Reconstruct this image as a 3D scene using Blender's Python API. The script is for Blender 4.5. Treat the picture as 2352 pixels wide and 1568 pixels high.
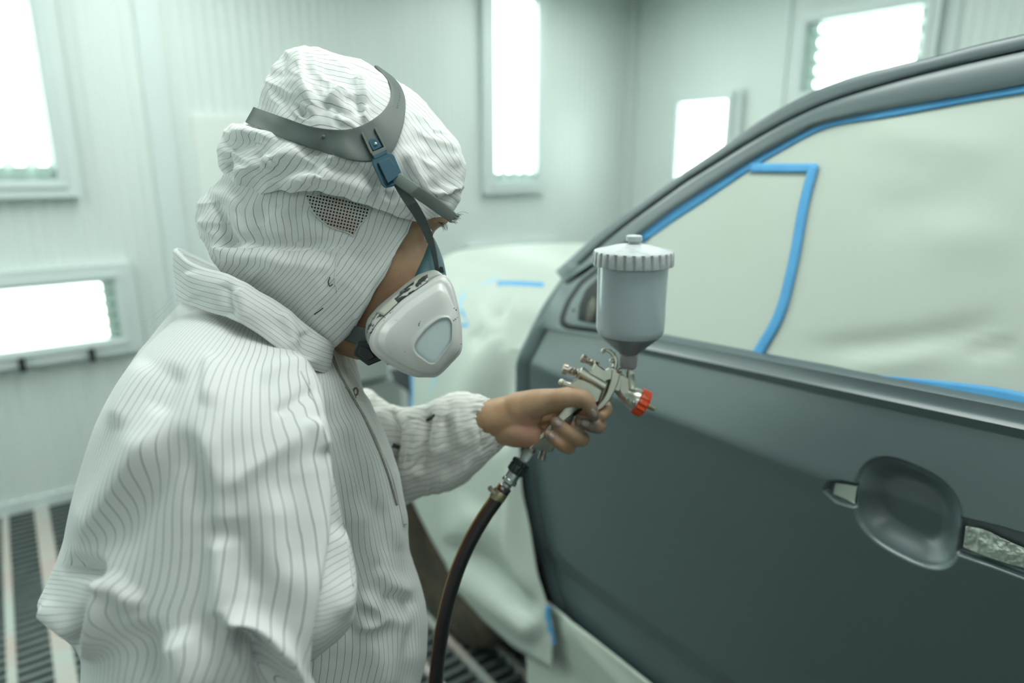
import bpy, bmesh, math, random
import numpy as np
from mathutils import Vector, Matrix
from mathutils.bvhtree import BVHTree

sc = bpy.context.scene
for o in list(bpy.data.objects):
    bpy.data.objects.remove(o)

# ------------------------------------------------------------------ camera, world, light, exposure
FPX, CAM_H = 1568.0, 1.55
YAW, PIT = math.radians(53.5), math.radians(14.8)
_f = np.array([math.cos(YAW), math.sin(YAW), 0.0])
RT = np.array([math.sin(YAW), -math.cos(YAW), 0.0])
ZU = np.array([0.0, 0.0, 1.0])
FW = _f * math.cos(PIT) - ZU * math.sin(PIT)
UP = _f * math.sin(PIT) + ZU * math.cos(PIT)
CP = np.array([0.0, 0.0, CAM_H])

cd = bpy.data.cameras.new('camera')
cam = bpy.data.objects.new('camera', cd)
sc.collection.objects.link(cam)
cam.location = CP
cam.rotation_euler = (math.radians(90) - PIT, 0, YAW - math.radians(90))
cd.sensor_width = 36.0
cd.lens = 24.0
cd.clip_start = 0.02
cd.dof.use_dof = True
cd.dof.focus_distance = 0.69
cd.dof.aperture_fstop = 2.4
sc.camera = cam

sc.view_settings.view_transform = 'Standard'
sc.view_settings.look = 'None'
sc.view_settings.gamma = 1.0
sc.view_settings.use_curve_mapping = False
sc.view_settings.exposure = 0.12
sc.cycles.use_denoising = True
sc.cycles.max_bounces = 7
sc.cycles.diffuse_bounces = 4

wd = bpy.data.worlds.new('world')
sc.world = wd
wd.use_nodes = True
wd.node_tree.nodes['Background'].inputs[0].default_value = (0.75, 0.9, 0.83, 1)
wd.node_tree.nodes['Background'].inputs[1].default_value = 0.05

CEIL_LIGHT = 6.0       # emission of the ceiling light panels
TUBE_LIGHT = 4.5      # emission of the tubes in the wall lights
LIGHT_TINT = (0.925, 1.0, 0.955)

# ------------------------------------------------------------------ helpers
def P(px, py, d):
    px = np.asarray(px, float); py = np.asarray(py, float); d = np.asarray(d, float)
    x = (px - 1176) / FPX; y = (784 - py) / FPX
    return CP + d[..., None] * (FW + x[..., None] * RT + y[..., None] * UP)

def ray(px, py):
    return FW + RT * ((px - 1176) / FPX) + UP * ((784 - py) / FPX)

def on(px, py, axis, val):
    d = ray(px, py); t = (val - CP[axis]) / d[axis]
    return CP + t * d

def on_plane(px, py, p0, n):
    d = ray(px, py); t = np.dot(np.asarray(p0) - CP, n) / np.dot(d, n)
    return CP + t * d

def proj(V):
    q = V - CP
    d = q @ FW
    return 1176 + FPX * (q @ RT) / d, 784 - FPX * (q @ UP) / d, d

def crom(pts, n):
    """Catmull-Rom through pts, n samples, even in arc length."""
    p = np.asarray(pts, float)
    if len(p) == 2:
        t = np.linspace(0, 1, n)[:, None]
        return p[0] * (1 - t) + p[1] * t
    e = np.vstack([2 * p[0] - p[1], p, 2 * p[-1] - p[-2]])
    out = []
    for i in range(len(p) - 1):
        a, b, c, d = e[i:i + 4]
        t = np.linspace(0, 1, 24, endpoint=False)[:, None]
        out.append(0.5 * (2 * b + (c - a) * t + (2 * a - 5 * b + 4 * c - d) * t ** 2 + (3 * b - a - 3 * c + d) * t ** 3))
    out.append(p[-1][None])
    q = np.vstack(out)
    return resample(q, n)

def resample(q, n, u=None):
    s = np.r_[0, np.cumsum(np.linalg.norm(np.diff(q, axis=0), axis=1))]
    if u is None:
        u = np.linspace(0, 1, n)
    t = np.asarray(u) * s[-1]
    return np.stack([np.interp(t, s, q[:, k]) for k in range(q.shape[1])], 1)

def lines(pts, n):
    return resample(np.asarray(pts, float), n)

LOC = {}
COL = sc.collection.objects

def link(o, parent, loc):
    COL.link(o)
    LOC[o.name] = np.asarray(loc, float)
    if parent is not None:
        o.parent = parent
        o.location = Vector(np.asarray(loc, float) - LOC[parent.name])
    else:
        o.location = Vector(loc)
    return o

def thing(name, label, cat, loc, group=None):
    o = bpy.data.objects.new(name, None)
    o.empty_display_size = 0.05
    link(o, None, loc)
    o['label'] = label; o['category'] = cat
    if group: o['group'] = group
    return o

def tag(o, label, cat, group=None):
    o['label'] = label; o['category'] = cat
    if group: o['group'] = group
    return o

def struct(o):
    o['kind'] = 'structure'
    return o

def mk(name, VF, mat, parent=None, smooth=True, attrs=None, mods=None, label=None, sharp=None):
    V, F = VF
    V = np.asarray(V, float).reshape(-1, 3)
    if parent is None:
        lo, hi = V.min(0), V.max(0)
        base = np.array([(lo[0] + hi[0]) / 2, (lo[1] + hi[1]) / 2, lo[2]])
    else:
        base = LOC[parent.name]
    me = bpy.data.meshes.new(name)
    L = V - base
    if isinstance(F, np.ndarray):
        nf = len(F)
        me.vertices.add(len(L)); me.vertices.foreach_set('co', L.astype(np.float32).ravel())
        me.loops.add(4 * nf); me.loops.foreach_set('vertex_index', F.astype(np.int32).ravel())
        me.polygons.add(nf)
        me.polygons.foreach_set('loop_start', np.arange(0, 4 * nf, 4, dtype=np.int32))
        me.polygons.foreach_set('loop_total', np.full(nf, 4, dtype=np.int32))
        me.update(calc_edges=True)
    else:
        me.from_pydata(L.tolist(), [], [tuple(int(i) for i in f) for f in F])
        me.update()
    me.validate()
    if attrs:
        for k, v in attrs.items():
            a = me.attributes.new(k, 'FLOAT', 'POINT')
            a.data.foreach_set('value', np.asarray(v, np.float32).ravel())
    me.polygons.foreach_set('use_smooth', np.full(len(me.polygons), bool(smooth)))
    if sharp is not None:
        me.set_sharp_from_angle(angle=math.radians(sharp))
    me.materials.append(mat)
    o = bpy.data.objects.new(name, me)
    link(o, parent, base)
    if label: o['label'] = label
    for m in (mods or []):
        kind, props = m
        md = o.modifiers.new(kind.lower(), kind)
        for k, v in props.items(): setattr(md, k, v)
    return o

SOLID = lambda t, off=1.0: ('SOLIDIFY', {'thickness': t, 'offset': off})
BEVEL = lambda w, s=2: ('BEVEL', {'width': w, 'segments': s, 'limit_method': 'ANGLE'})

def join(*parts):
    V, F, k = [], [], 0
    for v, f in parts:
        v = np.asarray(v, float).reshape(-1, 3)
        V.append(v); F += [tuple(int(i) + k for i in q) for q in f]; k += len(v)
    return np.vstack(V), F

def grid_faces(nv, nu, closed=False):
    i = np.arange(nv - 1)[:, None]; j = np.arange(nu if closed else nu - 1)[None]
    j2 = (j + 1) % nu
    a = i * nu + j; b = i * nu + j2; c = (i + 1) * nu + j2; d = (i + 1) * nu + j
    return np.stack([a, b, c, d], -1).reshape(-1, 4)

def box(lo, hi):
    x0, y0, z0 = lo; x1, y1, z1 = hi
    V = [(x0, y0, z0), (x1, y0, z0), (x1, y1, z0), (x0, y1, z0), (x0, y0, z1), (x1, y0, z1), (x1, y1, z1), (x0, y1, z1)]
    F = [(3, 2, 1, 0), (4, 5, 6, 7), (0, 1, 5, 4), (1, 2, 6, 5), (2, 3, 7, 6), (3, 0, 4, 7)]
    return np.array(V, float), F

def frames(pts, ref=None):
    t = np.gradient(pts, axis=0); t /= np.linalg.norm(t, axis=1)[:, None] + 1e-12
    r = np.array(ref if ref is not None else (0.13, 0.29, 0.95), float)
    A, B = [], []
    a = r - t[0] * (r @ t[0]); a /= np.linalg.norm(a)
    for k in range(len(pts)):
        a = a - t[k] * (a @ t[k]); a /= np.linalg.norm(a) + 1e-12
        A.append(a); B.append(np.cross(t[k], a))
    return t, np.array(A), np.array(B)

def tube(pts, rad, n=14, ref=None, asp=1.0, caps=True, round_caps=False):
    pts = np.asarray(pts, float)
    rad = np.broadcast_to(np.asarray(rad, float), (len(pts),)).copy()
    t, A, B = frames(pts, ref)
    if round_caps:
        e = [0.97, 0.8, 0.5, 0.15]; h = [0.25, 0.6, 0.87, 0.99]
        p0 = [pts[0] - t[0] * rad[0] * hh for hh in h][::-1]; r0 = [rad[0] * ee for ee in e][::-1]
        p1 = [pts[-1] + t[-1] * rad[-1] * hh for hh in h]; r1 = [rad[-1] * ee for ee in e]
        pts = np.vstack([p0, pts, p1]); rad = np.r_[r0, rad, r1]
        A = np.vstack([np.repeat(A[:1], 4, 0), A, np.repeat(A[-1:], 4, 0)])
        B = np.vstack([np.repeat(B[:1], 4, 0), B, np.repeat(B[-1:], 4, 0)])
    a = np.linspace(0, 2 * np.pi, n, endpoint=False)
    V = pts[:, None] + rad[:, None, None] * (np.cos(a)[None, :, None] * A[:, None] * asp + np.sin(a)[None, :, None] * B[:, None])
    m = len(pts)
    F = [tuple(q) for q in grid_faces(m, n, True)]
    if caps:
        F += [tuple(range(n))[::-1], tuple(range((m - 1) * n, m * n))]
    return V.reshape(-1, 3), F

def lathe(o, axis, prof, n=48, mod=None):
    """prof: (radius, height along the axis) pairs."""
    o = np.asarray(o, float); ax = np.asarray(axis, float); ax = ax / np.linalg.norm(ax)
    h = np.array([0.31, 0.2, 0.93]) if abs(ax[2]) < 0.9 else np.array([1.0, 0.1, 0])
    a1 = np.cross(ax, h); a1 /= np.linalg.norm(a1); a2 = np.cross(ax, a1)
    th = np.linspace(0, 2 * np.pi, n, endpoint=False)
    V = []
    for k, (r, z) in enumerate(prof):
        rr = np.full(n, r) if mod is None else r * mod(k, th)
        V.append(o + ax * z + rr[:, None] * (np.cos(th)[:, None] * a1 + np.sin(th)[:, None] * a2))
    V = np.vstack(V)
    m = len(prof)
    F = [tuple(q) for q in grid_faces(m, n, True)] + [tuple(range(n))[::-1], tuple(range((m - 1) * n, m * n))]
    return V, F

def ball(c, r, n=16, sc3=(1, 1, 1), axes=None):
    th = np.linspace(0, np.pi, n // 2 + 1); ph = np.linspace(0, 2 * np.pi, n, endpoint=False)
    V = np.stack([np.sin(th)[:, None] * np.cos(ph), np.sin(th)[:, None] * np.sin(ph), np.cos(th)[:, None] * np.ones(n)], -1).reshape(-1, 3)
    V = V * np.array(sc3) * r
    if axes is not None: V = V @ np.array(axes)
    return V + np.asarray(c), [tuple(q) for q in grid_faces(n // 2 + 1, n, True)]

def round_poly(pts, r, k=4):
    p = np.asarray(pts, float); n = len(p); out = []
    for i in range(n):
        a, b, c = p[i - 1], p[i], p[(i + 1) % n]
        la, lc = np.linalg.norm(a - b), np.linalg.norm(c - b)
        q = min(r, la * 0.45, lc * 0.45)
        s, e = b + (a - b) / la * q, b + (c - b) / lc * q
        for t in np.linspace(0, 1, k + 1):
            out.append((1 - t) ** 2 * s + 2 * t * (1 - t) * b + t * t * e)
    return np.array(out)

def inset(poly, w):
    p = np.asarray(poly, float)
    area = np.sum(p[:, 0] * np.roll(p[:, 1], -1) - np.roll(p[:, 0], -1) * p[:, 1])
    t = np.roll(p, -1, 0) - np.roll(p, 1, 0); t /= np.linalg.norm(t, axis=1)[:, None] + 1e-9
    nrm = np.stack([-t[:, 1], t[:, 0]], 1) * (1 if area > 0 else -1)
    return p + nrm * w

def stack(rings3):
    """closed rings of equal length -> skin with end caps"""
    n = len(rings3[0]); m = len(rings3)
    V = np.vstack(rings3)
    F = [tuple(q) for q in grid_faces(m, n, True)] + [tuple(range(n))[::-1], tuple(range((m - 1) * n, m * n))]
    return V, F

def plate(poly, d, half, bev=1.5, rnd=3, dfun=None):
    """solid plate whose outline is poly (picture units at depth d), thickness 2*half metres"""
    o = round_poly(poly, rnd); i = inset(o, bev); b = bev * d / FPX
    dd = (lambda p: np.full(len(p), d)) if dfun is None else dfun
    R = [P(i[:, 0], i[:, 1], dd(i) + half), P(o[:, 0], o[:, 1], dd(o) + half - b), P(o[:, 0], o[:, 1], dd(o) - half + b), P(i[:, 0], i[:, 1], dd(i) - half)]
    return stack(R)

# ------------------------------------------------------------------ materials
def mat(name, col, rough=0.5, metal=0.0, spec=0.5, bump=None, noise=None, emit=None, coat=0.0, trans=0.0, sss=0.0, sheen=0.0):
    m = bpy.data.materials.new(name); m.use_nodes = True
    nt = m.node_tree; b = nt.nodes['Principled BSDF']
    b.inputs['Base Color'].default_value = (*col, 1)
    b.inputs['Roughness'].default_value = rough
    b.inputs['Metallic'].default_value = metal
    b.inputs['Specular IOR Level'].default_value = spec
    b.inputs['Coat Weight'].default_value = coat
    b.inputs['Coat Roughness'].default_value = 0.3
    b.inputs['Transmission Weight'].default_value = trans
    if sheen: b.inputs['Sheen Weight'].default_value = sheen
    if sss:
        b.inputs['Subsurface Weight'].default_value = sss
        b.inputs['Subsurface Radius'].default_value = (0.012, 0.005, 0.003)
        b.inputs['Subsurface Scale'].default_value = 0.6
    if emit:
        b.inputs['Emission Color'].default_value = (*emit[0], 1)
        b.inputs['Emission Strength'].default_value = emit[1]
    tc = None
    if noise or bump:
        tc = nt.nodes.new('ShaderNodeTexCoord')
    if noise:        # (scale, amount, second colour[, stretch])
        mp = nt.nodes.new('ShaderNodeMapping'); nt.links.new(tc.outputs['Object'], mp.inputs['Vector'])
        if len(noise) > 3: mp.inputs['Scale'].default_value = noise[3]
        n = nt.nodes.new('ShaderNodeTexNoise'); n.inputs['Scale'].default_value = noise[0]; n.inputs['Detail'].default_value = 5
        nt.links.new(mp.outputs[0], n.inputs['Vector'])
        r = nt.nodes.new('ShaderNodeMapRange'); r.inputs[1].default_value = 0.4; r.inputs[2].default_value = 0.75; r.inputs[4].default_value = noise[1]
        nt.links.new(n.outputs['Fac'], r.inputs[0])
        mx = nt.nodes.new('ShaderNodeMix'); mx.data_type = 'RGBA'
        mx.inputs[6].default_value = (*col, 1); mx.inputs[7].default_value = (*noise[2], 1)
        nt.links.new(r.outputs[0], mx.inputs[0]); nt.links.new(mx.outputs[2], b.inputs['Base Color'])
    if bump:         # (scale, strength, distance)
        n = nt.nodes.new('ShaderNodeTexNoise'); n.inputs['Scale'].default_value = bump[0]; n.inputs['Detail'].default_value = 4
        nt.links.new(tc.outputs['Object'], n.inputs['Vector'])
        bp = nt.nodes.new('ShaderNodeBump'); bp.inputs['Strength'].default_value = bump[1]; bp.inputs['Distance'].default_value = bump[2]
        nt.links.new(n.outputs['Fac'], bp.inputs['Height']); nt.links.new(bp.outputs[0], b.inputs['Normal'])
    return m

def cloth_mat(name, col, line, width, soft=0.03):
    """striped anti-static cloth: dark thread at every whole number of the point attribute 'stripe'"""
    m = mat(name, col, 0.85, spec=0.2, bump=(2600, 0.12, 0.0006), sheen=0.15)
    nt = m.node_tree; b = nt.nodes['Principled BSDF']
    at = nt.nodes.new('ShaderNodeAttribute'); at.attribute_name = 'stripe'
    fr = nt.nodes.new('ShaderNodeMath'); fr.operation = 'PINGPONG'; fr.inputs[1].default_value = 0.5
    nt.links.new(at.outputs['Fac'], fr.inputs[0])
    mr = nt.nodes.new('ShaderNodeMapRange'); mr.interpolation_type = 'SMOOTHSTEP'
    mr.inputs[1].default_value = width / 2; mr.inputs[2].default_value = width / 2 + soft
    mr.inputs[3].default_value = 1.0; mr.inputs[4].default_value = 0.0
    nt.links.new(fr.outputs[0], mr.inputs[0])
    tc = nt.nodes.new('ShaderNodeTexCoord')
    n = nt.nodes.new('ShaderNodeTexNoise'); n.inputs['Scale'].default_value = 14; nt.links.new(tc.outputs['Object'], n.inputs['Vector'])
    n2 = nt.nodes.new('ShaderNodeMapRange'); n2.inputs[1].default_value = 0.25; n2.inputs[2].default_value = 0.7; n2.inputs[3].default_value = 0.55; n2.inputs[4].default_value = 0.95
    nt.links.new(n.outputs['Fac'], n2.inputs[0])
    mul = nt.nodes.new('ShaderNodeMath'); mul.operation = 'MULTIPLY'
    nt.links.new(mr.outputs[0], mul.inputs[0]); nt.links.new(n2.outputs[0], mul.inputs[1])
    # faint old stains and small paint specks
    s1 = nt.nodes.new('ShaderNodeTexNoise'); s1.inputs['Scale'].default_value = 9; s1.inputs['Detail'].default_value = 6
    nt.links.new(tc.outputs['Object'], s1.inputs['Vector'])
    r1 = nt.nodes.new('ShaderNodeMapRange'); r1.inputs[1].default_value = 0.56; r1.inputs[2].default_value = 0.8; r1.inputs[4].default_value = 0.35
    nt.links.new(s1.outputs['Fac'], r1.inputs[0])
    m1 = nt.nodes.new('ShaderNodeMix'); m1.data_type = 'RGBA'
    m1.inputs[6].default_value = (*col, 1); m1.inputs[7].default_value = (col[0] * 0.86, col[1] * 0.83, col[2] * 0.78, 1)
    nt.links.new(r1.outputs[0], m1.inputs[0])
    mx = nt.nodes.new('ShaderNodeMix'); mx.data_type = 'RGBA'
    nt.links.new(m1.outputs[2], mx.inputs[6]); mx.inputs[7].default_value = (*line, 1)
    nt.links.new(mul.outputs[0], mx.inputs[0]); nt.links.new(mx.outputs[2], b.inputs['Base Color'])
    return m

M = {}
M['cloth'] = cloth_mat('striped_cloth', (0.79, 0.80, 0.795), (0.15, 0.16, 0.16), 0.05, 0.035)
M['cloth_fine'] = cloth_mat('striped_cloth_fine', (0.73, 0.725, 0.69), (0.46, 0.45, 0.415), 0.10, 0.10)
M['thread'] = mat('thread', (0.72, 0.73, 0.70), 0.9)
M['wall'] = mat('wall_panel', (0.70, 0.76, 0.735), 0.32, spec=0.5, noise=(1.3, 0.5, (0.66, 0.735, 0.705), (6, 6, 0.4)))
M['trim'] = mat('trim_grey', (0.66, 0.73, 0.725), 0.35, noise=(3, 0.4, (0.62, 0.69, 0.685)))
M['board'] = mat('white_board', (0.74, 0.78, 0.75), 0.4, noise=(2, 0.3, (0.7, 0.75, 0.72)))
M['ceiling'] = mat('ceiling', (0.70, 0.77, 0.74), 0.7, noise=(3, 0.3, (0.66, 0.74, 0.71)))
M['tube'] = mat('light_tube', (0.9, 0.95, 0.92), 0.4, emit=(LIGHT_TINT, TUBE_LIGHT))
M['panel_light'] = mat('light_panel', (0.9, 0.95, 0.92), 0.5, emit=(LIGHT_TINT, CEIL_LIGHT))
M['reflector'] = mat('reflector', (0.60, 0.65, 0.63), 0.4, noise=(8, 0.1, (0.57, 0.62, 0.6)))
M['grate'] = mat('grate_steel', (0.10, 0.125, 0.125), 0.45, metal=0.3, noise=(14, 0.7, (0.16, 0.17, 0.16)))
M['pit'] = mat('pit_dark', (0.015, 0.02, 0.02), 0.8, noise=(4, 0.5, (0.03, 0.03, 0.03)))
M['beam'] = mat('beam_rust', (0.40, 0.44, 0.41), 0.6, noise=(2.2, 0.9, (0.47, 0.30, 0.27), (1, 1.6, 1)))
M['primer'] = mat('grey_primer', (0.074, 0.108, 0.118), 0.36, spec=0.9, coat=0.35, bump=(900, 0.05, 0.0004), noise=(2.5, 0.3, (0.080, 0.113, 0.120)))
M['primer_dark'] = mat('dark_primer', (0.06, 0.08, 0.085), 0.5, noise=(3, 0.3, (0.07, 0.09, 0.09)))
M['gap'] = mat('dark_rubber', (0.012, 0.018, 0.02), 0.6, noise=(30, 0.4, (0.02, 0.025, 0.025)))
M['paper'] = mat('masking_paper', (0.52, 0.575, 0.52), 0.75, spec=0.25, bump=(22, 0.25, 0.004), noise=(3.5, 0.5, (0.495, 0.555, 0.485)))
M['film'] = mat('masking_film', (0.50, 0.55, 0.505), 0.5, spec=0.4, bump=(9, 0.25, 0.01), noise=(3.5, 0.5, (0.45, 0.51, 0.455)))
M['tape'] = mat('blue_tape', (0.08, 0.33, 0.64), 0.6, bump=(160, 0.3, 0.001), noise=(25, 0.5, (0.11, 0.40, 0.68)))
M['tape_pale'] = mat('pale_blue_tape', (0.30, 0.55, 0.70), 0.6, noise=(25, 0.5, (0.36, 0.6, 0.72)))
M['tyre'] = mat('tyre', (0.035, 0.03, 0.022), 0.8, noise=(12, 0.8, (0.10, 0.07, 0.035)))
M['skin'] = None
M['nail'] = mat('nail', (0.40, 0.30, 0.26), 0.35, noise=(300, 0.6, (0.2, 0.18, 0.17)))
M['hair'] = mat('hair', (0.012, 0.010, 0.009), 0.5, noise=(80, 0.5, (0.02, 0.016, 0.013)))
M['grey_plastic'] = mat('grey_plastic', (0.105, 0.128, 0.12), 0.5, spec=0.3, bump=(500, 0.04, 0.0003), noise=(18, 0.3, (0.115, 0.138, 0.13)))
M['blue_plastic'] = mat('teal_plastic', (0.006, 0.065, 0.105), 0.5, spec=0.25, noise=(40, 0.3, (0.012, 0.09, 0.14)))
M['teal_rubber'] = mat('teal_rubber', (0.018, 0.10, 0.125), 0.5, noise=(20, 0.3, (0.022, 0.12, 0.14)))
M['black_plastic'] = mat('black_plastic', (0.012, 0.02, 0.022), 0.35, noise=(40, 0.3, (0.02, 0.027, 0.03)))
M['milky'] = mat('milky_plastic', (0.66, 0.67, 0.66), 0.32, spec=0.5, sss=0.25, noise=(14, 0.5, (0.65, 0.625, 0.625)))
M['window_film'] = mat('filter_window', (0.52, 0.61, 0.64), 0.3, noise=(30, 0.6, (0.58, 0.66, 0.68)))
M['cartridge'] = mat('cartridge', (0.42, 0.45, 0.42), 0.4, noise=(60, 0.8, (0.40, 0.43, 0.40)))
M['nickel'] = mat('nickel', (0.64, 0.64, 0.56), 0.3, metal=1.0, bump=(120, 0.06, 0.0006), noise=(40, 0.4, (0.46, 0.45, 0.38)))
M['nickel_dirty'] = mat('nickel_dirty', (0.42, 0.39, 0.34), 0.3, metal=1.0, bump=(300, 0.2, 0.0006), noise=(90, 0.9, (0.26, 0.17, 0.13)))
M['steel'] = mat('steel', (0.52, 0.55, 0.55), 0.22, metal=1.0, noise=(60, 0.3, (0.42, 0.45, 0.45)))
M['brass'] = mat('brass', (0.42, 0.38, 0.24), 0.35, metal=1.0, noise=(60, 0.5, (0.3, 0.27, 0.18)))
M['red'] = mat('red_ring', (0.78, 0.075, 0.015), 0.35, noise=(60, 0.6, (0.5, 0.035, 0.012)))
M['cup'] = mat('cup_plastic', (0.50, 0.58, 0.63), 0.16, spec=0.5, sss=0.15, noise=(6, 0.5, (0.46, 0.53, 0.57), (8, 8, 0.6)))
M['cup_paint'] = mat('cup_funnel', (0.17, 0.20, 0.215), 0.3, noise=(40, 0.6, (0.21, 0.22, 0.23)))
M['lid'] = mat('cup_lid', (0.55, 0.60, 0.62), 0.35, noise=(120, 0.8, (0.44, 0.42, 0.43)))
M['clear'] = mat('clear_plastic', (0.55, 0.58, 0.58), 0.12, trans=0.6, noise=(30, 0.3, (0.5, 0.52, 0.52)))
M['shoe'] = mat('shoe', (0.03, 0.03, 0.03), 0.6, noise=(20, 0.4, (0.05, 0.05, 0.05)))
M['dark_pad'] = mat('dark_pad', (0.03, 0.035, 0.035), 0.7, noise=(20, 0.4, (0.05, 0.05, 0.05)))
M['cabinet'] = mat('cabinet_paint', (0.50, 0.575, 0.54), 0.45, noise=(4, 0.4, (0.45, 0.52, 0.49)))

def glass_mat():
    m = bpy.data.materials.new('pane_glass'); m.use_nodes = True
    nt = m.node_tree; nt.nodes.clear()
    out = nt.nodes.new('ShaderNodeOutputMaterial'); mx = nt.nodes.new('ShaderNodeMixShader')
    tr = nt.nodes.new('ShaderNodeBsdfTransparent'); gl = nt.nodes.new('ShaderNodeBsdfGlossy'); fr = nt.nodes.new('ShaderNodeLayerWeight'); pw_ = nt.nodes.new('ShaderNodeMath'); pw_.operation = 'POWER'; pw_.inputs[1].default_value = 4.0; ad = nt.nodes.new('ShaderNodeMath'); ad.operation = 'MULTIPLY_ADD'; ad.inputs[1].default_value = 0.8; ad.inputs[2].default_value = 0.03
    tr.inputs[0].default_value = (0.95, 1, 0.98, 1); gl.inputs[1].default_value = 0.05
    nt.links.new(fr.outputs['Facing'], pw_.inputs[0]); nt.links.new(pw_.outputs[0], ad.inputs[0]); nt.links.new(ad.outputs[0], mx.inputs[0]); nt.links.new(tr.outputs[0], mx.inputs[1]); nt.links.new(gl.outputs[0], mx.inputs[2])
    nt.links.new(mx.outputs[0], out.inputs[0])
    return m
M['glass'] = glass_mat()

def skin_mat():
    m = mat('skin', (0.40, 0.235, 0.145), 0.48, spec=0.4, sss=0.12, bump=(700, 0.25, 0.0006))
    nt = m.node_tree; b = nt.nodes['Principled BSDF']
    tc = nt.nodes.new('ShaderNodeTexCoord')
    n = nt.nodes.new('ShaderNodeTexNoise'); n.inputs['Scale'].default_value = 45; n.inputs['Detail'].default_value = 5
    nt.links.new(tc.outputs['Object'], n.inputs['Vector'])
    cr = nt.nodes.new('ShaderNodeValToRGB')
    cr.color_ramp.elements[0].position = 0.3; cr.color_ramp.elements[0].color = (0.38, 0.222, 0.125, 1)
    cr.color_ramp.elements[1].position = 0.7; cr.color_ramp.elements[1].color = (0.47, 0.308, 0.188, 1)
    nt.links.new(n.outputs['Fac'], cr.inputs[0])
    # moles
    v = nt.nodes.new('ShaderNodeTexVoronoi'); v.inputs['Scale'].default_value = 75; nt.links.new(tc.outputs['Object'], v.inputs['Vector'])
    vr = nt.nodes.new('ShaderNodeMapRange'); vr.inputs[1].default_value = 0.03; vr.inputs[2].default_value = 0.09; vr.inputs[3].default_value = 0.45; vr.inputs[4].default_value = 0.0
    nt.links.new(v.outputs['Distance'], vr.inputs[0])
    m1 = nt.nodes.new('ShaderNodeMix'); m1.data_type = 'RGBA'; m1.inputs[7].default_value = (0.10, 0.05, 0.035, 1)
    nt.links.new(vr.outputs[0], m1.inputs[0]); nt.links.new(cr.outputs[0], m1.inputs[6])
    for nm, colr in (('pink', (0.43, 0.20, 0.165, 1)), ('dirt', (0.13, 0.125, 0.115, 1))):
        at = nt.nodes.new('ShaderNodeAttribute'); at.attribute_name = nm
        mm = nt.nodes.new('ShaderNodeMath'); mm.operation = 'MULTIPLY'; mm.use_clamp = True
        n3 = nt.nodes.new('ShaderNodeTexNoise'); n3.inputs['Scale'].default_value = 160; nt.links.new(tc.outputs['Object'], n3.inputs['Vector'])
        r3 = nt.nodes.new('ShaderNodeMapRange'); r3.inputs[1].default_value = 0.3; r3.inputs[2].default_value = 0.7; r3.inputs[3].default_value = 0.5; r3.inputs[4].default_value = 1.1
        nt.links.new(n3.outputs['Fac'], r3.inputs[0])
        nt.links.new(at.outputs['Fac'], mm.inputs[0]); nt.links.new(r3.outputs[0], mm.inputs[1])
        m2 = nt.nodes.new('ShaderNodeMix'); m2.data_type = 'RGBA'; m2.inputs[7].default_value = colr
        nt.links.new(mm.outputs[0], m2.inputs[0]); nt.links.new(m1.outputs[2], m2.inputs[6]); m1 = m2
    nt.links.new(m1.outputs[2], b.inputs['Base Color'])
    return m
M['skin'] = skin_mat()

def webbing_mat(name, c1, c2, sc_=700):
    m = mat(name, c1, 0.8)
    nt = m.node_tree; b = nt.nodes['Principled BSDF']
    at = nt.nodes.new('ShaderNodeUVMap')
    ck = nt.nodes.new('ShaderNodeTexChecker'); ck.inputs['Scale'].default_value = 1.0
    ck.inputs[1].default_value = (*c1, 1); ck.inputs[2].default_value = (*c2, 1)
    a = nt.nodes.new('ShaderNodeAttribute'); a.attribute_name = 'wu'; a2 = nt.nodes.new('ShaderNodeAttribute'); a2.attribute_name = 'wv'
    cb = nt.nodes.new('ShaderNodeCombineXYZ'); nt.links.new(a.outputs['Fac'], cb.inputs[0]); nt.links.new(a2.outputs['Fac'], cb.inputs[1])
    nt.links.new(cb.outputs[0], ck.inputs[0]); nt.links.new(ck.outputs[0], b.inputs['Base Color'])
    return m
M['web_light'] = webbing_mat('strap_webbing_light', (0.24, 0.28, 0.26), (0.11, 0.135, 0.125))
M['web_dark'] = webbing_mat('strap_webbing_dark', (0.13, 0.15, 0.145), (0.045, 0.055, 0.052))

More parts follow.
